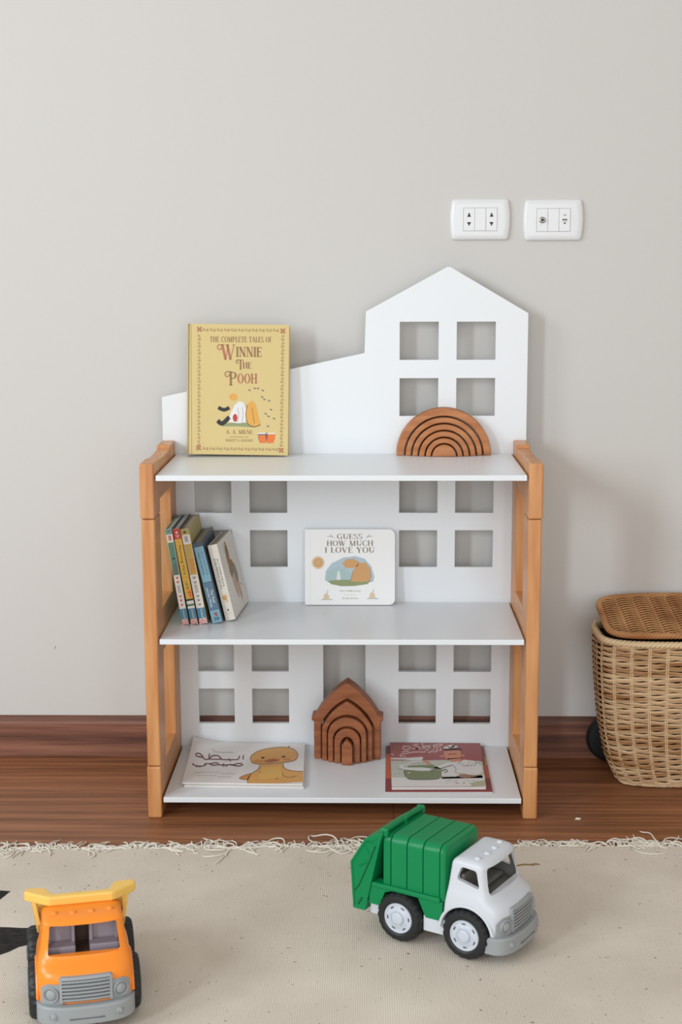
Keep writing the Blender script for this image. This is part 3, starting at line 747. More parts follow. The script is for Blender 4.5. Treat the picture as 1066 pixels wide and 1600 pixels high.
hs = [(arch_block(.0690, .165, .086, .66, .0540, .1300, .074, .56, .0048), 'outer roof shaped arch of the wooden house stacker on the bottom shelf'),
      (arch_block(.0523, .1268, .070, .56, .0414, .0985, .062, .12), 'pointed second arch of the wooden house stacker, inside the roof piece'),
      (arch_block(.0397, .0955, .058, .0, .0284, .0765, .050, .0), 'rounded third arch of the wooden house stacker'),
      (arch_block(.0265, .0740, .047, .0, .0134, .0565, .040, .15), 'small rounded fourth arch of the wooden house stacker, around the core'),
      (arch_block(.0110, .0540, .040, .75, 0, 0, 0, 0), 'small pointed wooden peg at the centre of the house stacker')]
for i, (poly, lab) in enumerate(hs):
    mb = MB(); mb.prism(poly, -.0205, .0205, 'y', M_hw)
    o = mb.build('house_arch' if i < 4 else 'house_core', bevel=.0025, seg=3); o.rotation_euler = (0, 0, math.radians(-2))
    o.location = (.0078, (.2455, .2345, .2250, .2190, .2075)[i], .0412 + .0002); tag(o, lab, 'toy', 'nested wooden house arches')

# ================================================================== BOOKLETS on the bottom shelf
def booklet(name, label, corners, z, thick, m_cov, m_pg, draw, quad, curl=None, lift=0.0, grp=None):
    """corners BL(back left), BR, FR, FL in world xy on the shelf"""
    c = np.mean(np.array(corners), axis=0)
    t = thing(name, label, 'booklet', (c[0], c[1], z), 0, grp)
    C = [np.array(p) - c for p in corners]
    def xy(u, v):
        return (C[0] * (1 - u) + C[1] * u) * (1 - v) + (C[3] * (1 - u) + C[2] * u) * v
    def surf(u, v, l, zt=None):
        p = xy(u, v); zz = (thick if zt is None else zt) + l
        if curl:
            d = max(0, 1 - math.hypot(u / .34, v / .55)); zz += curl * d ** 1.5
        zz += lift * max(0, (v - .55) / .45) ** 2 * math.sin(PI * min(1, max(0, u)))**.6
        return (p[0], p[1], zz)
    n = 16
    g = lambda zt: [surf(i / n, j / n, 0, zt) for j in range(n + 1) for i in range(n + 1)]
    top = g(thick)
    mb = MB(); fs = []
    for j in range(n):
        for i in range(n): fs.append((j * (n + 1) + i + n + 1, j * (n + 1) + i + n + 2, j * (n + 1) + i + 1, j * (n + 1) + i))
    mb.add(top, fs, m_cov)
    ring = [i for i in range(n + 1)] + [(n + 1) * j + n for j in range(1, n + 1)] + [(n + 1) * n + i for i in range(n - 1, -1, -1)] + [(n + 1) * j for j in range(n - 1, 0, -1)]
    tv = [top[i] for i in ring]; bv_ = [(p[0], p[1], p[2] - .0009) for p in tv]; k = len(ring)
    mb.add(tv + bv_, [(i, (i + 1) % k, k + (i + 1) % k, k + i) for i in range(k)], m_pg)
    mb.add([(p[0], p[1], p[2] - .0009) for p in top], [f[::-1] for f in fs], m_pg)
    if draw: draw(Art(mb, quad, surf))
    mb.build('cover', t)
    mb = MB()
    L = max(2, int(thick / .0012)); 
    for q in range(L):
        z0 = .0004 + (thick - .0012) * q / L; s = .994 - .006 * (q % 2)
        pts = []
        for u, v in ((0, 0), (1, 0), (1, 1), (0, 1)):
            p = xy(.5 + (u - .5) * s, .5 + (v - .5) * s); pts.append(p)
        h = (thick - .0012) / L * .8
        mb.prism([tuple(p) for p in pts][::-1], z0, z0 + h, 'z', m_pg)
    mb.build('pages', t)
    return t
M_pg = mat('booklet_paper', (230, 226, 222), 0.6); M_cwh = mat('booklet_cover_white', (232, 228, 226), 0.4)
M_plum = mat('print_plum', (112, 58, 66), 0.5); M_duck = mat('print_duck', (222, 164, 86), 0.5); M_duck2 = mat('print_duck_deep', (212, 140, 62), 0.5); M_beak = mat('print_beak', (176, 96, 54), 0.5); M_dl = mat('print_outline', (110, 66, 40), 0.5)
M_lgy = mat('print_light_grey', (176, 170, 170), 0.6)
def duck(a):
    # words, drawn as brush strokes, read from the right
    W_ = 9
    a.stroke([(536, 236), (533, 272)], W_, M_plum, 3); a.stroke([(505, 240), (500, 262), (482, 273), (455, 272), (425, 272), (420, 262)], W_, M_plum, 3)
    a.stroke([(425, 272), (380, 270), (355, 262), (340, 240), (300, 232), (262, 246), (255, 258), (300, 264), (355, 264)], W_, M_plum, 3); a.stroke([(262, 262), (252, 240), (258, 218)], W_, M_plum, 3)
    a.stroke([(255, 262), (215, 262), (190, 232), (160, 218), (138, 224), (150, 240), (190, 246), (205, 250)], W_, M_plum, 3); a.blob(430, 284, 7, 4, M_plum, 3)
    a.stroke([(430, 314), (455, 318), (480, 308), (515, 306), (528, 318), (500, 328), (470, 324), (440, 315), (400, 316), (376, 314), (374, 302)], W_, M_plum, 3)
    a.stroke([(376, 314), (340, 314), (325, 298), (290, 296), (265, 306), (290, 316), (330, 312)], W_, M_plum, 3)
    a.stroke([(270, 304), (235, 300), (215, 306), (222, 314), (190, 322), (140, 316), (112, 304), (118, 294)], W_, M_plum, 3)
    for x, y in ((374, 326), (398, 326), (146, 327), (172, 327)): a.blob(x, y, 9, 4, M_plum, 3)
    a.stroke([(456, 210), (400, 207), (350, 207), (330, 202), (318, 207), (300, 200), (290, 186), (272, 184)], 3.5, M_lgy, 3)
    for y, x0, x1 in ((378, 130, 340), (390, 360, 460), (404, 150, 310), (418, 330, 420)):
        x = x0
        while x < x1: a.stroke([(x, y), (x + 8, y + 3), (x + 14, y - 2), (x + 22, y + 2)], 3, M_lgy, 3); x += rnd.uniform(24, 32)
    # duckling
    body = [(572, 476), (566, 440), (600, 392), (650, 356), (664, 322), (836, 312), (842, 344), (872, 366), (930, 378), (978, 380), (976, 462), (800, 474)]
    a.poly(body, M_duck, 1); a.stroke([(572, 476), (566, 440), (600, 392), (650, 356), (664, 322)], 4.5, M_dl, 3)
    a.stroke([(838, 312), (842, 344), (872, 366), (930, 378), (978, 380)], 4.5, M_dl, 3)
    a.poly([(502, 430), (540, 408), (600, 390), (570, 446), (530, 440)], M_duck2, 1); a.stroke([(600, 390), (540, 408), (502, 432), (560, 444)], 4, M_dl, 3)
    head = [(590, 270), (606, 236), (660, 204), (760, 184), (860, 184), (920, 204), (946, 244), (930, 286), (880, 302), (760, 312), (660, 316), (604, 304)]
    a.poly(head, M_duck, 2); a.stroke(head[:], 4.5, M_dl, 3); a.stroke([(604, 304), (590, 270)], 4.5, M_dl, 3); a.stroke([(880, 186), (886, 176), (884, 190)], 4, M_dl, 3)
    a.blob(648, 292, 36, 13, M_duck2, 3); a.blob(868, 282, 30, 11, M_duck2, 3)
    a.blob(687, 264, 14, 7, M_pbk, 4); a.blob(843, 260, 14, 7, M_pbk, 4)
    a.poly([(682, 296), (730, 278), (766, 274), (816, 282), (800, 296), (740, 304)], M_beak, 4)
    a.stroke([(830, 390), (840, 416), (880, 428), (930, 416)], 3.5, M_dl, 4); a.blob(664, 381, 5, 4, M_dl, 4); a.stroke([(780, 438), (796, 437)], 4, M_dl, 4)
    a.poly([(680, 340), (820, 334), (830, 420), (700, 440), (640, 430)], mat('print_duck_light', (226, 178, 92), .5), 2)
bl = 'booklets lying on the bottom shelf'
booklet('booklet', 'plain white booklet lying under the duck booklet on the bottom shelf', [(-.317, .300), (-.080, .298), (-.0755, .0490), (-.3120, .0560)], .0414, .0042, M_cwh, M_pg, None, None, grp=bl)
booklet('booklet', 'white booklet with a yellow duckling on its cover, bottom shelf, left side', [(-.3225, .305), (-.0842, .302), (-.0775, .0535), (-.3170, .0610)], .0460, .0040, M_cwh, M_pg, duck,
        [(115, 105), (1000, 158), (975, 480), (15, 465)], curl=.013, grp=bl)
M_crim = mat('booklet_maroon', (158, 74, 72), 0.4); M_crim2 = mat('booklet_crimson', (140, 36, 40), 0.4); M_rust = mat('booklet_rust', (196, 92, 44), 0.4)
M_pink = mat('print_pink', (222, 184, 178), 0.5); M_sageb = mat('print_sage_pale', (196, 200, 188), 0.5); M_pot = mat('print_pot', (126, 138, 100), 0.5); M_skin = mat('print_face', (216, 142, 112), 0.5); M_ol2 = mat('print_olive_pale', (182, 184, 150), 0.5)
def red_low(a):
    a.poly([(55, 200), (130, 200), (130, 420), (62, 420)], M_rust, 1); a.poly([(905, 300), (960, 300), (985, 420), (940, 420)], M_rust, 1)
    a.poly([(930, 225), (948, 225), (960, 300), (940, 300)], M_tan, 1)
def chef(a):
    a.poly([(122, 283), (620, 276), (900, 282), (930, 290), (955, 430), (963, 492), (126, 526)], M_sageb, 1)
    a.poly([(124, 440), (560, 430), (955, 400), (963, 492), (126, 528)], M_pwh, 2)
    a.poly([(840, 470), (958, 440), (962, 486), (850, 496)], M_ol2, 3); a.poly([(600, 416), (930, 400), (940, 424), (600, 440)], M_ol2, 2)
    for i in range(70):
        x, y = rnd.uniform(128, 520), rnd.uniform(290, 438); a.stroke([(x, y), (x + rnd.uniform(4, 12), y - rnd.uniform(3, 9))], 3.2, M_pbl, 2)
    for i in range(26):
        x, y = rnd.uniform(600, 900), rnd.uniform(446, 480); a.stroke([(x, y), (x + 14, y - 2)], 3, M_gy, 4)
    for i in range(14):
        x, y = rnd.uniform(810, 925), rnd.uniform(286, 320); a.stroke([(x, y), (x + 8, y + 8)], 3.2, M_pgr, 3)
    # title strokes
    W_ = 11
    a.stroke([(520, 146), (550, 140), (590, 134), (602, 144), (560, 156), (500, 158), (470, 164), (440, 160), (452, 150), (500, 150), (512, 160), (480, 170), (420, 170)], W_, M_pink, 3)
    a.stroke([(424, 118), (430, 150), (418, 172), (396, 174), (360, 172)], W_, M_pink, 3); a.stroke([(388, 130), (340, 142), (380, 150), (398, 164), (370, 174), (320, 172)], W_, M_pink, 3)
    a.stroke([(330, 168), (300, 176), (262, 178), (240, 164), (262, 150), (300, 152), (322, 166)], W_, M_pink, 3); a.stroke([(240, 146), (266, 143)], 6, M_pink, 3)
    a.stroke([(582, 168), (592, 186), (576, 194)], W_, M_pink, 3); a.stroke([(556, 166), (560, 194), (530, 204), (520, 190)], W_, M_pink, 3); a.stroke([(538, 172), (500, 206), (474, 204), (462, 180)], W_, M_pink, 3)
    a.stroke([(482, 184), (470, 200), (440, 204), (400, 204), (386, 198)], W_, M_pink, 3); a.stroke([(386, 204), (330, 206), (290, 214), (240, 222), (214, 234), (236, 244), (270, 242)], W_, M_pink, 3)
    a.stroke([(300, 196), (256, 198), (232, 208)], W_, M_pink, 3); a.blob(250, 248, 8, 4, M_pink, 3); a.blob(420, 186, 7, 4, M_pink, 3)
    for x, y in ((170, 165), (196, 150), (184, 178), (150, 200)): a.stroke([(x, y), (x + 14, y + 8)], 5, M_olive, 3)
    a.stroke([(122, 222), (148, 224), (144, 236)], 8, M_pink, 3)
    # swooping sleeve, steam and pot
    a.poly([(122, 256), (300, 254), (420, 246), (438, 258), (410, 290), (330, 300), (240, 330), (250, 346), (420, 344), (500, 350), (508, 370), (440, 376), (260, 366), (206, 344), (214, 320), (330, 280), (260, 274), (122, 272)], M_pwh, 3)
    a.stroke([(122, 260), (300, 257), (425, 250)], 6, M_pink, 4); a.stroke([(230, 320), (330, 285), (405, 280)], 3, M_pbl, 4)
    a.poly([(250, 366), (400, 376), (508, 372), (600, 366), (596, 420), (560, 444), (400, 454), (300, 452), (262, 420)], M_pot, 4); a.poly([(300, 330), (520, 318), (590, 350), (600, 366), (500, 350), (420, 342), (280, 346)], M_pot, 3)
    a.stroke([(250, 366), (262, 420), (300, 452), (400, 455), (560, 444), (596, 420)], 4, M_dkline, 5); a.stroke([(600, 372), (636, 360), (648, 374), (620, 388)], 6, M_dkline, 5)
    a.blob(300, 394, 18, 8, M_ol2, 5)
    # cook
    a.poly([(520, 350), (640, 300), (700, 290), (760, 290), (780, 272), (860, 280), (920, 320), (936, 372), (900, 396), (740, 400), (720, 420), (600, 416), (600, 380), (640, 350)], M_pwh, 3)
    a.poly([(616, 200), (640, 190), (750, 186), (762, 220), (756, 262), (640, 272), (620, 240)], M_skin, 4); a.blob(604, 244, 18, 9, M_skin, 4); a.blob(776, 240, 16, 9, M_skin, 4)
    a.poly([(640, 262), (756, 258), (770, 286), (690, 292)], M_skin, 4)
    a.poly([(612, 184), (640, 176), (760, 176), (766, 188), (640, 194)], M_pbk, 5)
    for cx, cy, r in ((640, 166, 28), (676, 154, 34), (706, 160, 26)): a.blob(cx, cy, r, 11, M_pwh, 6)
    a.stroke([(658, 228), (676, 224), (690, 226)], 5, M_pbk, 6); a.stroke([(696, 226), (712, 222), (722, 226)], 5, M_pbk, 6)
    a.stroke([(500, 372), (560, 360), (640, 336), (690, 320)], 5, M_dkline, 6); a.stroke([(690, 320), (722, 352), (720, 384), (800, 396)], 3, M_pbl, 6)
    a.stroke([(774, 300), (776, 324), (830, 326)], 3, M_pbl, 6); a.stroke([(735, 306), (760, 300)], 4, M_pbl, 6)
    a.poly([(430, 280), (470, 284), (510, 310), (480, 318), (450, 300)], M_skin, 5); a.poly([(750, 400), (800, 396), (900, 412), (800, 430), (752, 424)], mat('print_sandal', (164, 118, 92), .5), 5)
Q2 = [(115, 108), (908, 130), (965, 495), (125, 530)]
booklet('booklet', 'crimson and rust booklet lying under the cook booklet on the bottom shelf', [(.0880, .302), (.2960, .302), (.2925, .0290), (.0835, .0265)], .0414, .0030, M_crim2, M_pg, red_low, [(50, 130), (930, 130), (1005, 538), (66, 538)], grp=bl)
booklet('booklet', 'maroon booklet with a cook and green pot on its cover, bottom shelf, right side', [(.0965, .306), (.2880, .303), (.2805, .0400), (.0960, .0360)], .0448, .0062, M_crim, M_pg, chef, Q2, grp=bl)

# ================================================================== WICKER BASKET
M_wick = mat('wicker', (218, 186, 146), 0.55, 0.35, var=(158, 110, 66), scale=(7, 7, 60), detail=4)
M_wickl = mat('wicker_lid', (190, 140, 92), 0.55, 0.35, var=(150, 96, 52), scale=(9, 9, 30), detail=4)
M_stake = mat('wicker_stake', (214, 188, 150), 0.55, 0.35)
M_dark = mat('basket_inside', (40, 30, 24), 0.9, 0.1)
BK = thing('basket', 'lidded wicker basket on the wooden floor at the right of the bookshelf', 'basket', (.742, .240, 0))
def ilerp(z, tab):
    for (z0, a), (z1, b) in zip(tab, tab[1:]):
        if z <= z1: return a + (b - a) * max(0, (z - z0)) / (z1 - z0)
    return tab[-1][1]
AX = [(0, .172), (.012, .180), (.05, .197), (.13, .213), (.226, .2215), (.285, .2245), (.33, .2225)]
BY = [(0, .066), (.012, .070), (.05, .076), (.13, .084), (.226, .099), (.285, .102), (.33, .104)]
def rimlift(y): return .0                     # rim is level
def ring_pt(s, z, off=0, e=4.2):
    """s in 0..1 round the basket at height z (superellipse), pushed outwards by off"""
    a, b = ilerp(z, AX), ilerp(z, BY)
    # equalise arc length a little with a lookup
    th = _TH(s)
    c, q = math.cos(th), math.sin(th)
    x = a * abs(c) ** (2 / e) * (1 if c >= 0 else -1); y = b * abs(q) ** (2 / e) * (1 if q >= 0 else -1)
    nx, ny = abs(c) ** (2 - 2 / e) * (1 if c >= 0 else -1) / a, abs(q) ** (2 - 2 / e) * (1 if q >= 0 else -1) / b
    l = math.hypot(nx, ny) or 1
    return (x + nx / l * off, y + ny / l * off, z)
_lut = None
def _TH(s):
    global _lut
    if _lut is None:
        N = 4000; th = np.linspace(0, 2 * PI, N + 1); e = 4.2
        x = .21 * np.abs(np.cos(th)) ** (2 / e) * np.sign(np.cos(th)); y = .095 * np.abs(np.sin(th)) ** (2 / e) * np.sign(np.sin(th))
        d = np.concatenate([[0], np.cumsum(np.hypot(np.diff(x), np.diff(y)))]); _lut = (d / d[-1], th)
    return float(np.interp(s % 1.0, _lut[0], _lut[1]))
NS = 33; RZ0, RZ1, NR = .006, .302, 54
mb = MB()
ndiv = NS * 6
for i in range(NR):
    z = RZ0 + (RZ1 - RZ0) * i / (NR - 1); path = []
    for j in range(ndiv):
        s = j / ndiv; ph = PI * (s * NS + i)
        path.append(ring_pt(s, max(.001, z + .0007 * math.sin(ph * 2 + i) + rnd.uniform(-.0004, .0004)), .0031 * math.sin(ph)))
    mb.tube(path, .0014, M_wick, n=5, closed=True, ry=.0027)
for j in range(NS):
    for d in (-.0016, .0016):
        mb.tube([ring_pt((j + .0) / NS + d, z, .0006) for z in (.002, .03, .07, .12, .17, .22, .27, .306)], .0014, M_stake, n=5)
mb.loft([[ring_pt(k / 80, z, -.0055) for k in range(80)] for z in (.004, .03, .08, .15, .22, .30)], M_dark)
mb.build('basket_body', BK, sharp=60)
mb = MB()
def rope(pathfn, n, r, m, twists, r2):
    for k in range(3):
        pts = []
        for i in range(n):
            s = i / n; a = 2 * PI * (twists * s + k / 3)
            p = Vector(pathfn(s)); q = Vector(pathfn(s + 1e-3)) - p; q.normalize()
            up = Vector((0, 0, 1)); sd = q.cross(up); pts.append(p + sd * r * math.cos(a) + up * r * math.sin(a))
        mb.tube(pts, r2, m, n=6, closed=True)
rope(lambda s: ring_pt(s, .3095, -.001), 400, .0036, M_stake, 42, .0042)
mb.build('rim', BK, sharp=60)
mb = MB(); rope(lambda s: ring_pt(s, .005, -.002), 300, .0018, M_stake, 90, .0026); mb.build('foot_rim', BK, sharp=60)
# lid: slightly domed, rising to the back
def lid_pt(x, y):
    f = (y + .104) / .208
    return (x, y, .3255 + 0.034 * f + .004 * (1 - (x / .23) ** 2))
LA, LB, LE = .2120, .1030, 6.0
def lid_edge(s, k=1.0):
    th = _TH(s); c, q = math.cos(th), math.sin(th)
    x = LA * k * abs(c) ** (2 / LE) * (1 if c >= 0 else -1); y = LB * k * abs(q) ** (2 / LE) * (1 if q >= 0 else -1)
    return lid_pt(x, y)
mb = MB(); NL = 36
for i in range(NL):
    y = -.098 + .196 * i / (NL - 1); xm = LA * .985 * max(0, 1 - (abs(y) / LB) ** LE) ** (1 / LE)
    pts = []; k = 90
    for j in range(k + 1):
        x = -xm + 2 * xm * j / k; ph = PI * (x / .0345 + i)
        p = lid_pt(x, y); pts.append((p[0], p[1] + .0022 * abs(math.sin(PI * x / .0345)), p[2] + .0036 * math.sin(ph)))
    mb.tube(pts, .0027, M_wickl, n=6, ry=.0018)
for j in range(-6, 7):
    x = .0345 * (j + .0)
    if abs(x) < LA * .97:
        ym = LB * .97 * (1 - (abs(x) / LA) ** LE) ** (1 / LE)
        mb.tube([lid_pt(x, -ym + 2 * ym * k / 8) for k in range(9)], .0014, M_wickl, n=5)
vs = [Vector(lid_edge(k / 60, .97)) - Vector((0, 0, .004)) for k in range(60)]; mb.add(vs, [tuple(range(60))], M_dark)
lid = mb.build('lid', BK, sharp=60); lid['label'] = 'domed woven lid'
mb = MB(); rope(lambda s: lid_edge(s), 400, .0032, M_wickl, 46, .0038); mb.build('lid_border', lid, sharp=60)
# small loop on the left side of the rim
mb = MB(); mb.tube([(-.221, .03, .312), (-.224, .028, .322), (-.221, .024, .330)], .0028, M_stake, n=6); mb.build('hinge_loop', BK)

# dark rounded thing behind the basket
mb = MB()
mb.lathe([(.012, -.0140), (.036, -.0140), (.046, -.0115), (.0505, -.006), (.0512, 0), (.0505, .006), (.046, .0115), (.036, .0140), (.012, .0140)], mat('matt_black', (24, 28, 30), 0.6, 0.3), 'y', (0, 0, .0513), 48)
o = mb.build('rubber_disc'); o.location = (.5695, .3400, 0); tag(o, 'black rounded object on the floor, half hidden behind the wicker basket', 'object')

# ================================================================== TOY TRUCKS
M_tyre = mat('tyre_black', (34, 36, 38), 0.45, 0.4); M_hub = mat('hub_pale', (196, 202, 212), 0.4, 0.45); M_hgap = mat('hub_slot', (70, 74, 80), 0.6)
M_tgrey = mat('truck_grey', (150, 154, 156), 0.45, 0.4); M_tgrey2 = mat('truck_grey_groove', (96, 100, 102), 0.6)
CH = .066                                                  # half width of the body
CABZ = [(.036, .066, .0735, .178, .030), (.050, .066, .0745, .1795, .030), (.074, .066, .0768, .1797, .030), (.0825, .0658, .0776, .1785, .030), (.0885, .0652, .0784, .1740, .028), (.094, .0645, .0792, .1665, .026),
        (.100, .0632, .080, .1590, .024), (.1045, .0618, .0806, .1565, .022), (.110, .0604, .0812, .1528, .019), (.120, .0588, .0822, .1500, .0175), (.130, .0575, .0832, .1482, .0165), (.140, .0563, .0842, .1468, .016),
        (.1465, .0557, .0850, .1476, .016), (.1505, .0540, .0868, .1450, .0165), (.1532, .0500, .0905, .1385, .017), (.1546, .0440, .0965, .1305, .017), (.1550, .030, .105, .120, .006)]
def cab_front(y, hw, xf, d, n=2.5):
    s = min(1, abs(y) / hw); return xf - d * (1 - (1 - s ** n) ** (1 / n))
def cab_loop(z, hw, xb, xf, d, ins=0):
    pts = []; K = 24
    for i in range(K + 1):
        a = -PI / 2 + PI * i / K; y = hw * math.sin(a); pts.append((cab_front(y, hw, xf, d), y, z))
    r = min(.006, hw * .2)
    for cy, a0 in ((hw - r, 90), (-hw + r, 180)):
        for k in range(5):
            a = math.radians(a0 + 90 * k / 4); pts.append((xb + r + r * math.cos(a), cy + r * math.sin(a), z))
    return pts
def front_at(y, z):
    for q0, q1 in zip(CABZ, CABZ[1:]):
        if z <= q1[0]:
            f = max(0, (z - q0[0]) / (q1[0] - q0[0])); g = [q0[i] + (q1[i] - q0[i]) * f for i in range(5)]
            return cab_front(y, g[1], g[3], g[4])
def roundpoly(pts, r, k=4):
    out = []; n = len(pts)
    for i in range(n):
        p = Vector(pts[i]); a = (Vector(pts[i - 1]) - p).normalized(); b = (Vector(pts[(i + 1) % n]) - p).normalized()
        p0, p1 = p + a * r, p + b * r
        for j in range(k + 1):
            t = j / k; out.append(tuple((p0 * (1 - t) + p * t) * (1 - t) + (p * (1 - t) + p1 * t) * t))
    return out
def make_cab(parent, m_body, m_in):
    mb = MB(); mb.loft([cab_loop(*q) for q in CABZ], m_body)
    cab = mb.build('cab', None)
    cs = []
    c = MB()   # hollow inside
    c.loft([[(x, y, z) for x, y in ((.0900 + (z - .09) * .16, -hw), (xf, -hw), (xf, hw), (.0900 + (z - .09) * .16, hw))] for z, hw, xf in ((.096, .0535, .147), (.110, .0530, .1450), (.1485, .0460, .1340))], m_in, smooth=False); cs.append(c.build('cut'))
    c = MB(); c.prism(roundpoly([(-.0500, .1045), (.0500, .1045), (.0462, .1455), (-.0462, .1455)], .003), .125, .19, 'x', m_body); cs.append(c.build('cut'))
    c = MB(); c.prism(roundpoly([(.1025, .1435), (.1285, .1415), (.1355, .1140), (.0960, .1230)], .005), -.09, .09, 'y', m_body); cs.append(c.build('cut'))
    c = MB(); c.prism([(.1163 + .0435 * math.cos(2 * PI * k / 40), .040 + .0435 * math.sin(2 * PI * k / 40)) for k in range(40)], -.09, -.020, 'y', m_body); cs.append(c.build('cut'))
    c = MB(); c.prism([(.1163 + .0435 * math.cos(2 * PI * k / 40), .040 + .0435 * math.sin(2 * PI * k / 40)) for k in range(40)], .020, .09, 'y', m_body); cs.append(c.build('cut'))
    carve(cab, cs)
    cab.data.set_sharp_from_angle(angle=math.radians(38))
    cab.parent = parent
    # raised wheel arch lips
    for sd in (-1, 1):
        q = MB(); q.tube([(.1163 + .0452 * math.cos(a), sd * (CH - .0002), .040 + .0452 * math.sin(a)) for a in np.linspace(math.radians(10), math.radians(176), 26)], .0026, m_body, n=8, up=(0, 1, 0), ry=.0022)
        q.build('wheel_arch', cab)
    for y in (-.0385, -.0128, .0128, .0385):
        q = MB(); q.lathe([(.0054, .1505), (.0054, .1550), (.0044, .1568), (.0022, .1578), (.0002, .1579)], m_body, 'z', (.1255 - .10 * y * y / .04, y, -.0004), 16)
        q.build('roof_light', cab)
    return cab
def make_front(parent, m_grey, m_groove):
    # grille
    g = MB(); ys = np.linspace(-.033, .033, 15); fs = lambda y, z, o: (front_at(y, z) + o, y, z)
    def strip(y0, y1, z0, z1, o0, o1, m, k=14):
        yy = np.linspace(y0, y1, k + 1); lo = []
        for y in yy: lo.append([fs(y, z0, o0), fs(y, z0, o1), fs(y, z1, o1), fs(y, z1, o0)])
        g.loft(lo, m, smooth=False)
    strip(-.0340, .0340, .0485, .0825, -.006, .0026, m_groove)
    strip(-.0345, .0345, .0815, .0852, -.006, .0056, m_grey)
    strip(-.0365, -.0325, .0480, .0835, -.006, .0056, m_grey, 2); strip(.0325, .0365, .0480, .0835, -.006, .0056, m_grey, 2)
    for i in range(6): z = .0505 + i * .0053; strip(-.0335, .0335, z, z + .0028, -.004, .0046, m_grey)
    gr = g.build('grille', parent, bevel=.0007, sharp=30)
    for sd in (-1, 1):
        g = MB()
        a, b = sorted((sd * .036, sd * .0615))
        strip2 = np.linspace(a, b, 11); lo = []
        for y in strip2:
            zt = .0745 - .008 * max(0, (abs(y) - .050) / .0115) ** 2
            lo.append([fs(y, .044, -.004), fs(y, .044, .0018), fs(y, zt, .0018), fs(y, zt, -.004)])
        g.loft(lo, m_grey, smooth=True); g.build('headlight_surround', parent, sharp=40)
        y = sd * .0475; x = front_at(y, .060) + .0016; ax = Vector((1, sd * .42, 0)).normalized(); R = ax.to_track_quat('Z', 'Y').to_matrix()
        h = MB(); prof = [(.0100, -.002), (.0100, .0022), (.0092, .0032), (.0082, .0026), (.0078, .0006), (.0070, .0008), (.0060, .0028), (.0040, .0040), (.0015, .0045), (.0002, .0046)]
        loops = [[Vector((x, y, .060)) + R @ Vector((1.14 * r * math.cos(2 * PI * k / 28), 1.14 * r * math.sin(2 * PI * k / 28), q)) for k in range(28)] for r, q in prof]
        h.loft(loops, m_grey); h.build('headlight', parent, sharp=40)
    # bumper
    b = MB(); lo = []
    bw, bx, bd, bn = .0680, .1905, .036, 2.7
    plan = []
    for a in np.linspace(-PI / 2, PI / 2, 29): y = bw * math.sin(a); plan.append((cab_front(y, bw, bx, bd, bn), y))
    plan = [(.150, -bw)] + plan + [(.150, bw)]
    n = len(plan)
    for i in range(n):
        p = Vector(plan[i]); q = (Vector(plan[min(i + 1, n - 1)]) - Vector(plan[max(i - 1, 0)])).normalized(); nr = Vector((q.y, -q.x))
        sec = [(-.012, .0175), (-.002, .0175), (0, .0195), (0, .0420), (-.002, .0445), (-.012, .0455)]
        lo.append([(p.x + nr.x * o, p.y + nr.y * o, z) for o, z in sec])
    b.loft(lo, m_grey); bp = b.build('bumper', parent, sharp=30)
    for sd in (-1, 1):
        y = sd * .046; x = cab_front(y, bw, bx, bd, bn)
        q = MB(); ax = Vector((1, sd * .5, 0)).normalized(); R = ax.to_track_quat('Z', 'Y').to_matrix()
        q.loft([[Vector((x, y, .0315)) + R @ Vector((r * math.cos(2 * PI * k / 18), r * math.sin(2 * PI * k / 18), h)) for k in range(18)] for r, h in ((.0058, -.003), (.0058, .0010), (.0048, .0018), (.0040, .0010), (.0030, .0022), (.0005, .0030))], m_grey)
        q.build('fog_light', bp)
    q = MB(); q.box((bx - .006, -.024, .0265), (bx + .0002, .024, .0285), m_groove); q.build('plate_recess', bp)
def wheel_mesh(side, m_hub):
    """wheel centred on the origin, outer face towards side*Y"""
    t = MB(); w_ = .043
    def rf(r, h, a):
        if r < .0375: return r
        k = math.sin(a * 20 + (0.5 if h * side > -.02 else 0.5 + PI)); return r - (.0016 if k > .35 else 0)
    pr = [(.024, -.004), (.0250, -.0005), (.0275, .0012), (.0310, .0014), (.0350, .0004), (.0380, -.0025), (.0396, -.0060), (.0400, -.011), (.0400, -.019), (.0388, -.0205), (.0388, -.0225), (.0400, -.024), (.0400, -.033), (.0390, -.038), (.0340, -.0425), (.024, -.043)]
    t.lathe([(r, h * side) for r, h in pr], M_tyre, 'y', (0, 0, 0), 80, radfn=rf)
    h = MB()
    pr = [(.0246, -.006), (.0246, -.0008), (.0238, .0002), (.0222, .0002), (.0212, -.0012), (.0165, -.0010), (.0152, -.0002), (.0128, .0004), (.0122, -.0008), (.0102, -.0008), (.0096, .0022), (.0086, .0030), (.0060, .0034), (.0002, .0035)]
    def rh(r, hh, a):
        if .0115 < r < .018: return r * (1 + .055 * math.cos(6 * a))
        return r
    h.lathe([(r, q * side) for r, q in pr], m_hub, 'y', (0, 0, 0), 60, radfn=rh)
    for k in range(6):
        a = 2 * PI * (k + .5) / 6; c, s = math.cos(a), math.sin(a); tx, tz = -s, c; r = .0188
        P = [(r * c + u * tx + v * c, side * (-.0006), r * s + u * tz + v * s) for u, v in ((-.0034, -.0010), (.0034, -.0010), (.0028, .0010), (-.0028, .0010))]
        h.add(P, [(0, 1, 2, 3)], M_hgap)
    return t, h
_wm = {}
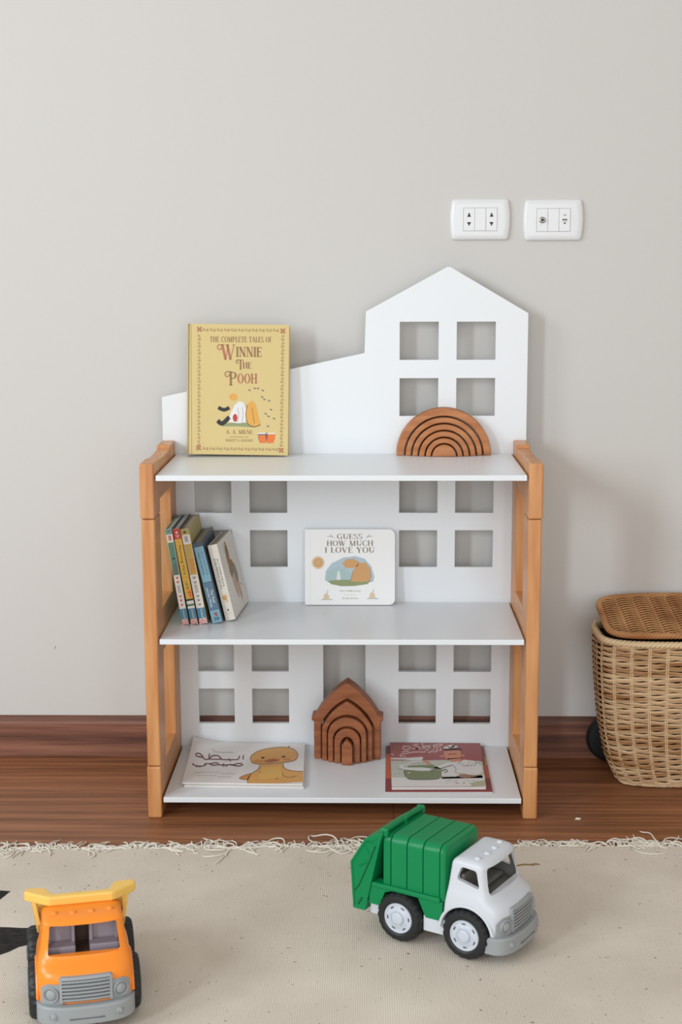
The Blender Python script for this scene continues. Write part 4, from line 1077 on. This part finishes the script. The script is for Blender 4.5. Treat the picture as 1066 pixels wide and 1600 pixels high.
def put_wheel(parent, x, side, m_hub, wy_=.0715):
    k = (side, m_hub.name)
    if k not in _wm:
        t, h = wheel_mesh(side, m_hub); o = t.build('wheel', parent, sharp=28); c = h.build('hubcap', o, sharp=40); _wm[k] = (o, c)
    else:
        o0, c0 = _wm[k]; o = o0.copy(); COL.objects.link(o); o.parent = parent; c = c0.copy(); COL.objects.link(c); c.parent = o
    o.location = (x, side * wy_, .040); o.rotation_euler = (0, rnd.uniform(0, 1), 0)
    c['label'] = 'pale hubcap with six slots'
    return o
def make_base(parent, m):
    b = MB(); b.box((-.062, -.024, .020), (.172, .024, .044), m); b.box((.040, -.0615, .0265), (.080, .0615, .0520), m); b.box((-.060, -.055, .0290), (-.030, .055, .0500), m)
    b.build('chassis', parent, bevel=.0015)
    for x in (0, .1163):
        a = MB(); a.lathe([(.0045, -.06), (.0045, .06)], M_tgrey2, 'y', (x, 0, .040), 14); a.build('axle', parent)

# ---- green and white refuse truck
M_gr = mat('green_plastic', (0, 128, 74), 0.38, 0.35); M_grd = mat('green_plastic_deep', (8, 92, 54), 0.4, 0.5)
M_cabw = mat('truck_white', (205, 209, 216), 0.34, 0.45); M_int = mat('cab_inside_grey', (104, 102, 98), 0.5)
hd = math.radians(-30.8); off = Vector((-math.sin(hd), math.cos(hd), 0)) * .0715
GT = thing('toy_truck', 'green and white toy refuse truck on the rug in front of the bookshelf', 'toy truck', (.097 + off.x, -.534 + off.y, .0058), hd)
make_cab(GT, M_cabw, M_int); make_front(GT, M_tgrey, M_tgrey2); make_base(GT, M_cabw)
for x in (0, .1163):
    for sd in (-1, 1): put_wheel(GT, x, sd, M_hub)
# interior seats
q = MB(); q.box((.096, -.048, .097), (.104, .048, .128), M_int); q.box((.096, -.048, .097), (.125, .048, .104), M_int); q.build('seat', GT, bevel=.003)
# hopper: grooved shell lofted along its length
def hop(x, ins):
    hw, zt, zb, r = .0590 - ins, .1690 - ins, .0800, .0135
    pts = [(x, -hw, zb), (x, hw, zb)]
    for cy, a0 in ((hw - r, 0), (-hw + r, 90)):
        for k in range(9): a = math.radians(a0 + 90 * k / 8); pts.append((x, cy + r * math.cos(a), zt - r + r * math.sin(a)))
    return pts
secs = [(-.0330, 0)]
for gx in (-.0195, .0095, .0380):
    secs += [(gx - .0014, 0), (gx - .0010, .0024), (gx + .0006, .0024), (gx + .0010, -.0006), (gx + .0030, 0)]
secs += [(.0660, 0), (.0664, .0022), (.0676, .0022), (.0678, 0), (.0716, .0006), (.0748, .0030), (.0765, .0080)]
mb = MB(); mb.loft([hop(x, i) for x, i in secs], M_gr); mb.build('hopper', GT, sharp=28)
# belt and lower skirt with the wheel openings
mb = MB(); mb.box((-.0520, -.0655, .0790), (.0700, .0655, .0868), M_gr); mb.build('belt_rail', GT, bevel=.0022, seg=3)
for sd in (-1, 1):
    sk = [(-.058, .0800), (-.058, .0490), (-.0375, .0490), (-.0290, .0735), (-.012, .0790), (.030, .0790), (.0440, .0490), (.0735, .0490), (.0735, .0800)]
    mb = MB(); a, b = sorted((sd * .0625, sd * .0500)); mb.prism([(x, z) for x, z in sk], a, b, 'y', M_gr); mb.build('side_skirt', GT, bevel=.0008)
mb = MB(); mb.prism([(.043 * math.cos(2 * PI * k / 32), .040 + .043 * math.sin(2 * PI * k / 32)) for k in range(4, 13)] + [(-.040, .079), (.040, .079)][::-1][:0], -.050, .050, 'y', M_grd)
mb = MB(); mb.box((-.05, -.05, .0830), (.07, .05, .0880), M_grd); mb.build('hopper_floor', GT)
# tailgate
tg = [(-.0300, .1740), (-.0640, .1565), (-.0910, .1130), (-.0860, .0355), (-.0640, .0355), (-.0535, .0800), (-.0360, .1560)]
mb = MB(); mb.prism(tg, -.0655, .0655, 'y', M_gr); tgo = mb.build('tailgate', None)
ins = [(-.0400, .1600), (-.0625, .1515), (-.0872, .1120), (-.0828, .0395), (-.0675, .0395), (-.0570, .0810), (-.0450, .1400)]
cs = []
for sd in (-1, 1):
    c = MB(); a, b = sorted((sd * .0637, sd * .09)); c.prism(ins, a, b, 'y', M_gr); cs.append(c.build('cut'))
carve(tgo, cs); bvm = tgo.modifiers.new('bevel', 'BEVEL'); bvm.width = .0009; bvm.segments = 2; bvm.limit_method = 'ANGLE'; tgo.parent = GT
for sd in (-1, 1):
    y = sd * .0640
    mb = MB()
    mb.tube([(-.0455, y, .147), (-.0580, y, .116), (-.0760, y, .075), (-.0850, y, .064)], .0012, M_grd, n=6, up=(0, 1, 0))
    mb.tube([(-.0560, y, .1190), (-.0635, y, .1175), (-.0745, y, .1090)], .0018, M_gr, n=6, up=(0, 1, 0))
    mb.tube([(-.0700, y, .0560), (-.0770, y, .0440)], .0016, M_grd, n=6, up=(0, 1, 0))
    mb.tube([(-.0500, y, .151), (-.0660, y, .150)], .0010, M_gr, n=6, up=(0, 1, 0)); mb.tube([(-.0660, y, .1490), (-.0560, y, .1300)], .0009, M_gr, n=6, up=(0, 1, 0))
    mb.build('piston', tgo)
mb = MB(); mb.tube([(-.0310, -.0560, .1748), (-.0310, .0560, .1748)], .0050, M_gr, n=16); mb.build('hinge_bar', GT, sharp=50)
for y in (-.0585, 0, .0585):
    mb = MB(); mb.box((-.0375, y - .004, .1660), (-.0245, y + .004, .1785), M_gr); mb.build('hinge_bracket', GT, bevel=.002)
mb = MB(); mb.prism([(-.0330, .1735), (-.0640, .1575), (-.0640, .1550), (-.0330, .1700)], -.050, .050, 'y', M_gr); mb.build('tailgate_panel', tgo, bevel=.0008)

# ---- orange and yellow dump truck
M_org = mat('orange_plastic', (246, 140, 38), 0.3, 0.5); M_yel3 = mat('yellow_plastic', (236, 192, 96), 0.38, 0.5); M_lav = mat('cab_seats_lilac', (150, 138, 146), 0.5); M_ind = mat('cab_inside_brown', (78, 56, 44), 0.7)
OT = thing('toy_truck', 'orange toy dump truck with yellow bed facing forward on the rug', 'toy truck', (-.3818, -.6396, .0058), -1.3336)
cab = make_cab(OT, M_org, M_ind); make_front(OT, M_tgrey, M_tgrey2); make_base(OT, M_tgrey2)
for x in (0, .1163):
    for sd in (-1, 1): put_wheel(OT, x, sd, M_tgrey, .0770)
for a, b in ((-.050, -.0110), (.0090, .050)):
    q = MB(); q.box((.1050, a, .094), (.1110, b, .1430), M_lav); q.box((.1110, a, .094), (.1180, a + .005, .1430), M_lav); q.box((.1110, b - .005, .094), (.1180, b, .1430), M_lav); q.box((.1110, a, .094), (.1330, b, .1080), M_lav); q.build('seat', OT, bevel=.0012)
# bed
mb = MB()
lipt = [(.0985, -.044), (.0985, .044), (.0960, .049), (.0725, .0785), (.0680, .0800), (.0580, .0760), (.0600, .0500), (.0850, .0390), (.0850, -.0390), (.0600, -.0500), (.0580, -.0760), (.0680, -.0800), (.0725, -.0785), (.0960, -.049)]
mb.prism(lipt, .1540, .1685, 'z', M_yel3); lp = mb.build('bed_lip', OT, bevel=.0032, seg=3)
mb = MB(); mb.prism([(.0860, .1570), (.0640, .1500), (.0560, .1080), (-.0900, .0830), (-.0920, .0760), (.0620, .0980), (.0720, .1400)], -.0600, .0600, 'y', M_yel3); mb.build('bed_floor', OT, bevel=.001)
for sd in (-1, 1):
    mb = MB(); lo = []
    for x, zt, zb in ((-.0900, .0960, .0780), (-.02, .1180, .0880), (.0620, .1440, .1000), (.0800, .1600, .1200)):
        lo.append([(x, sd * .0640, zt), (x, sd * .0695, zt), (x, sd * .0625, zb), (x, sd * .0570, zb)])
    mb.loft(lo, M_yel3, smooth=False); mb.build('bed_side', OT, bevel=.0008)

# ================================================================== SMALL BITS
mb = MB(); mb.tube([(-.019, -.002, .0012), (-.008, .0012, .0016), (.004, .0004, .0014), (.012, .003, .0018), (.019, .0015, .0012)], .0011, mat('dry_straw', (150, 118, 70), 0.8), n=6)
mb.tube([(.004, .0004, .0014), (.009, -.003, .0013)], .0007, _M['dry_straw'], n=5); mb.tube([(-.019, -.002, .0012), (-.024, -.006, .0012)], .0008, _M['dry_straw'], n=5)
o = mb.build('dry_stalk'); o.location = (.335, -.2315, .0057); tag(o, 'thin dry plant stalk lying on the beige rug behind the refuse truck', 'stalk')
mb = MB(); mb.add([(-.006, -.003, 0), (.004, -.004, 0), (.007, .002, 0), (-.003, .004, 0), (-.004, -.001, .002), (.003, -.002, .0022), (.004, .001, .0018), (-.002, .002, .002)],
                  [(3, 2, 1, 0), (4, 5, 6, 7), (0, 1, 5, 4), (1, 2, 6, 5), (2, 3, 7, 6), (3, 0, 4, 7)], M_fringe)
o = mb.build('crumb'); o.location = (.4545, .004, .0001); tag(o, 'tiny white crumb on the wooden floor near the right bookshelf leg', 'crumb')
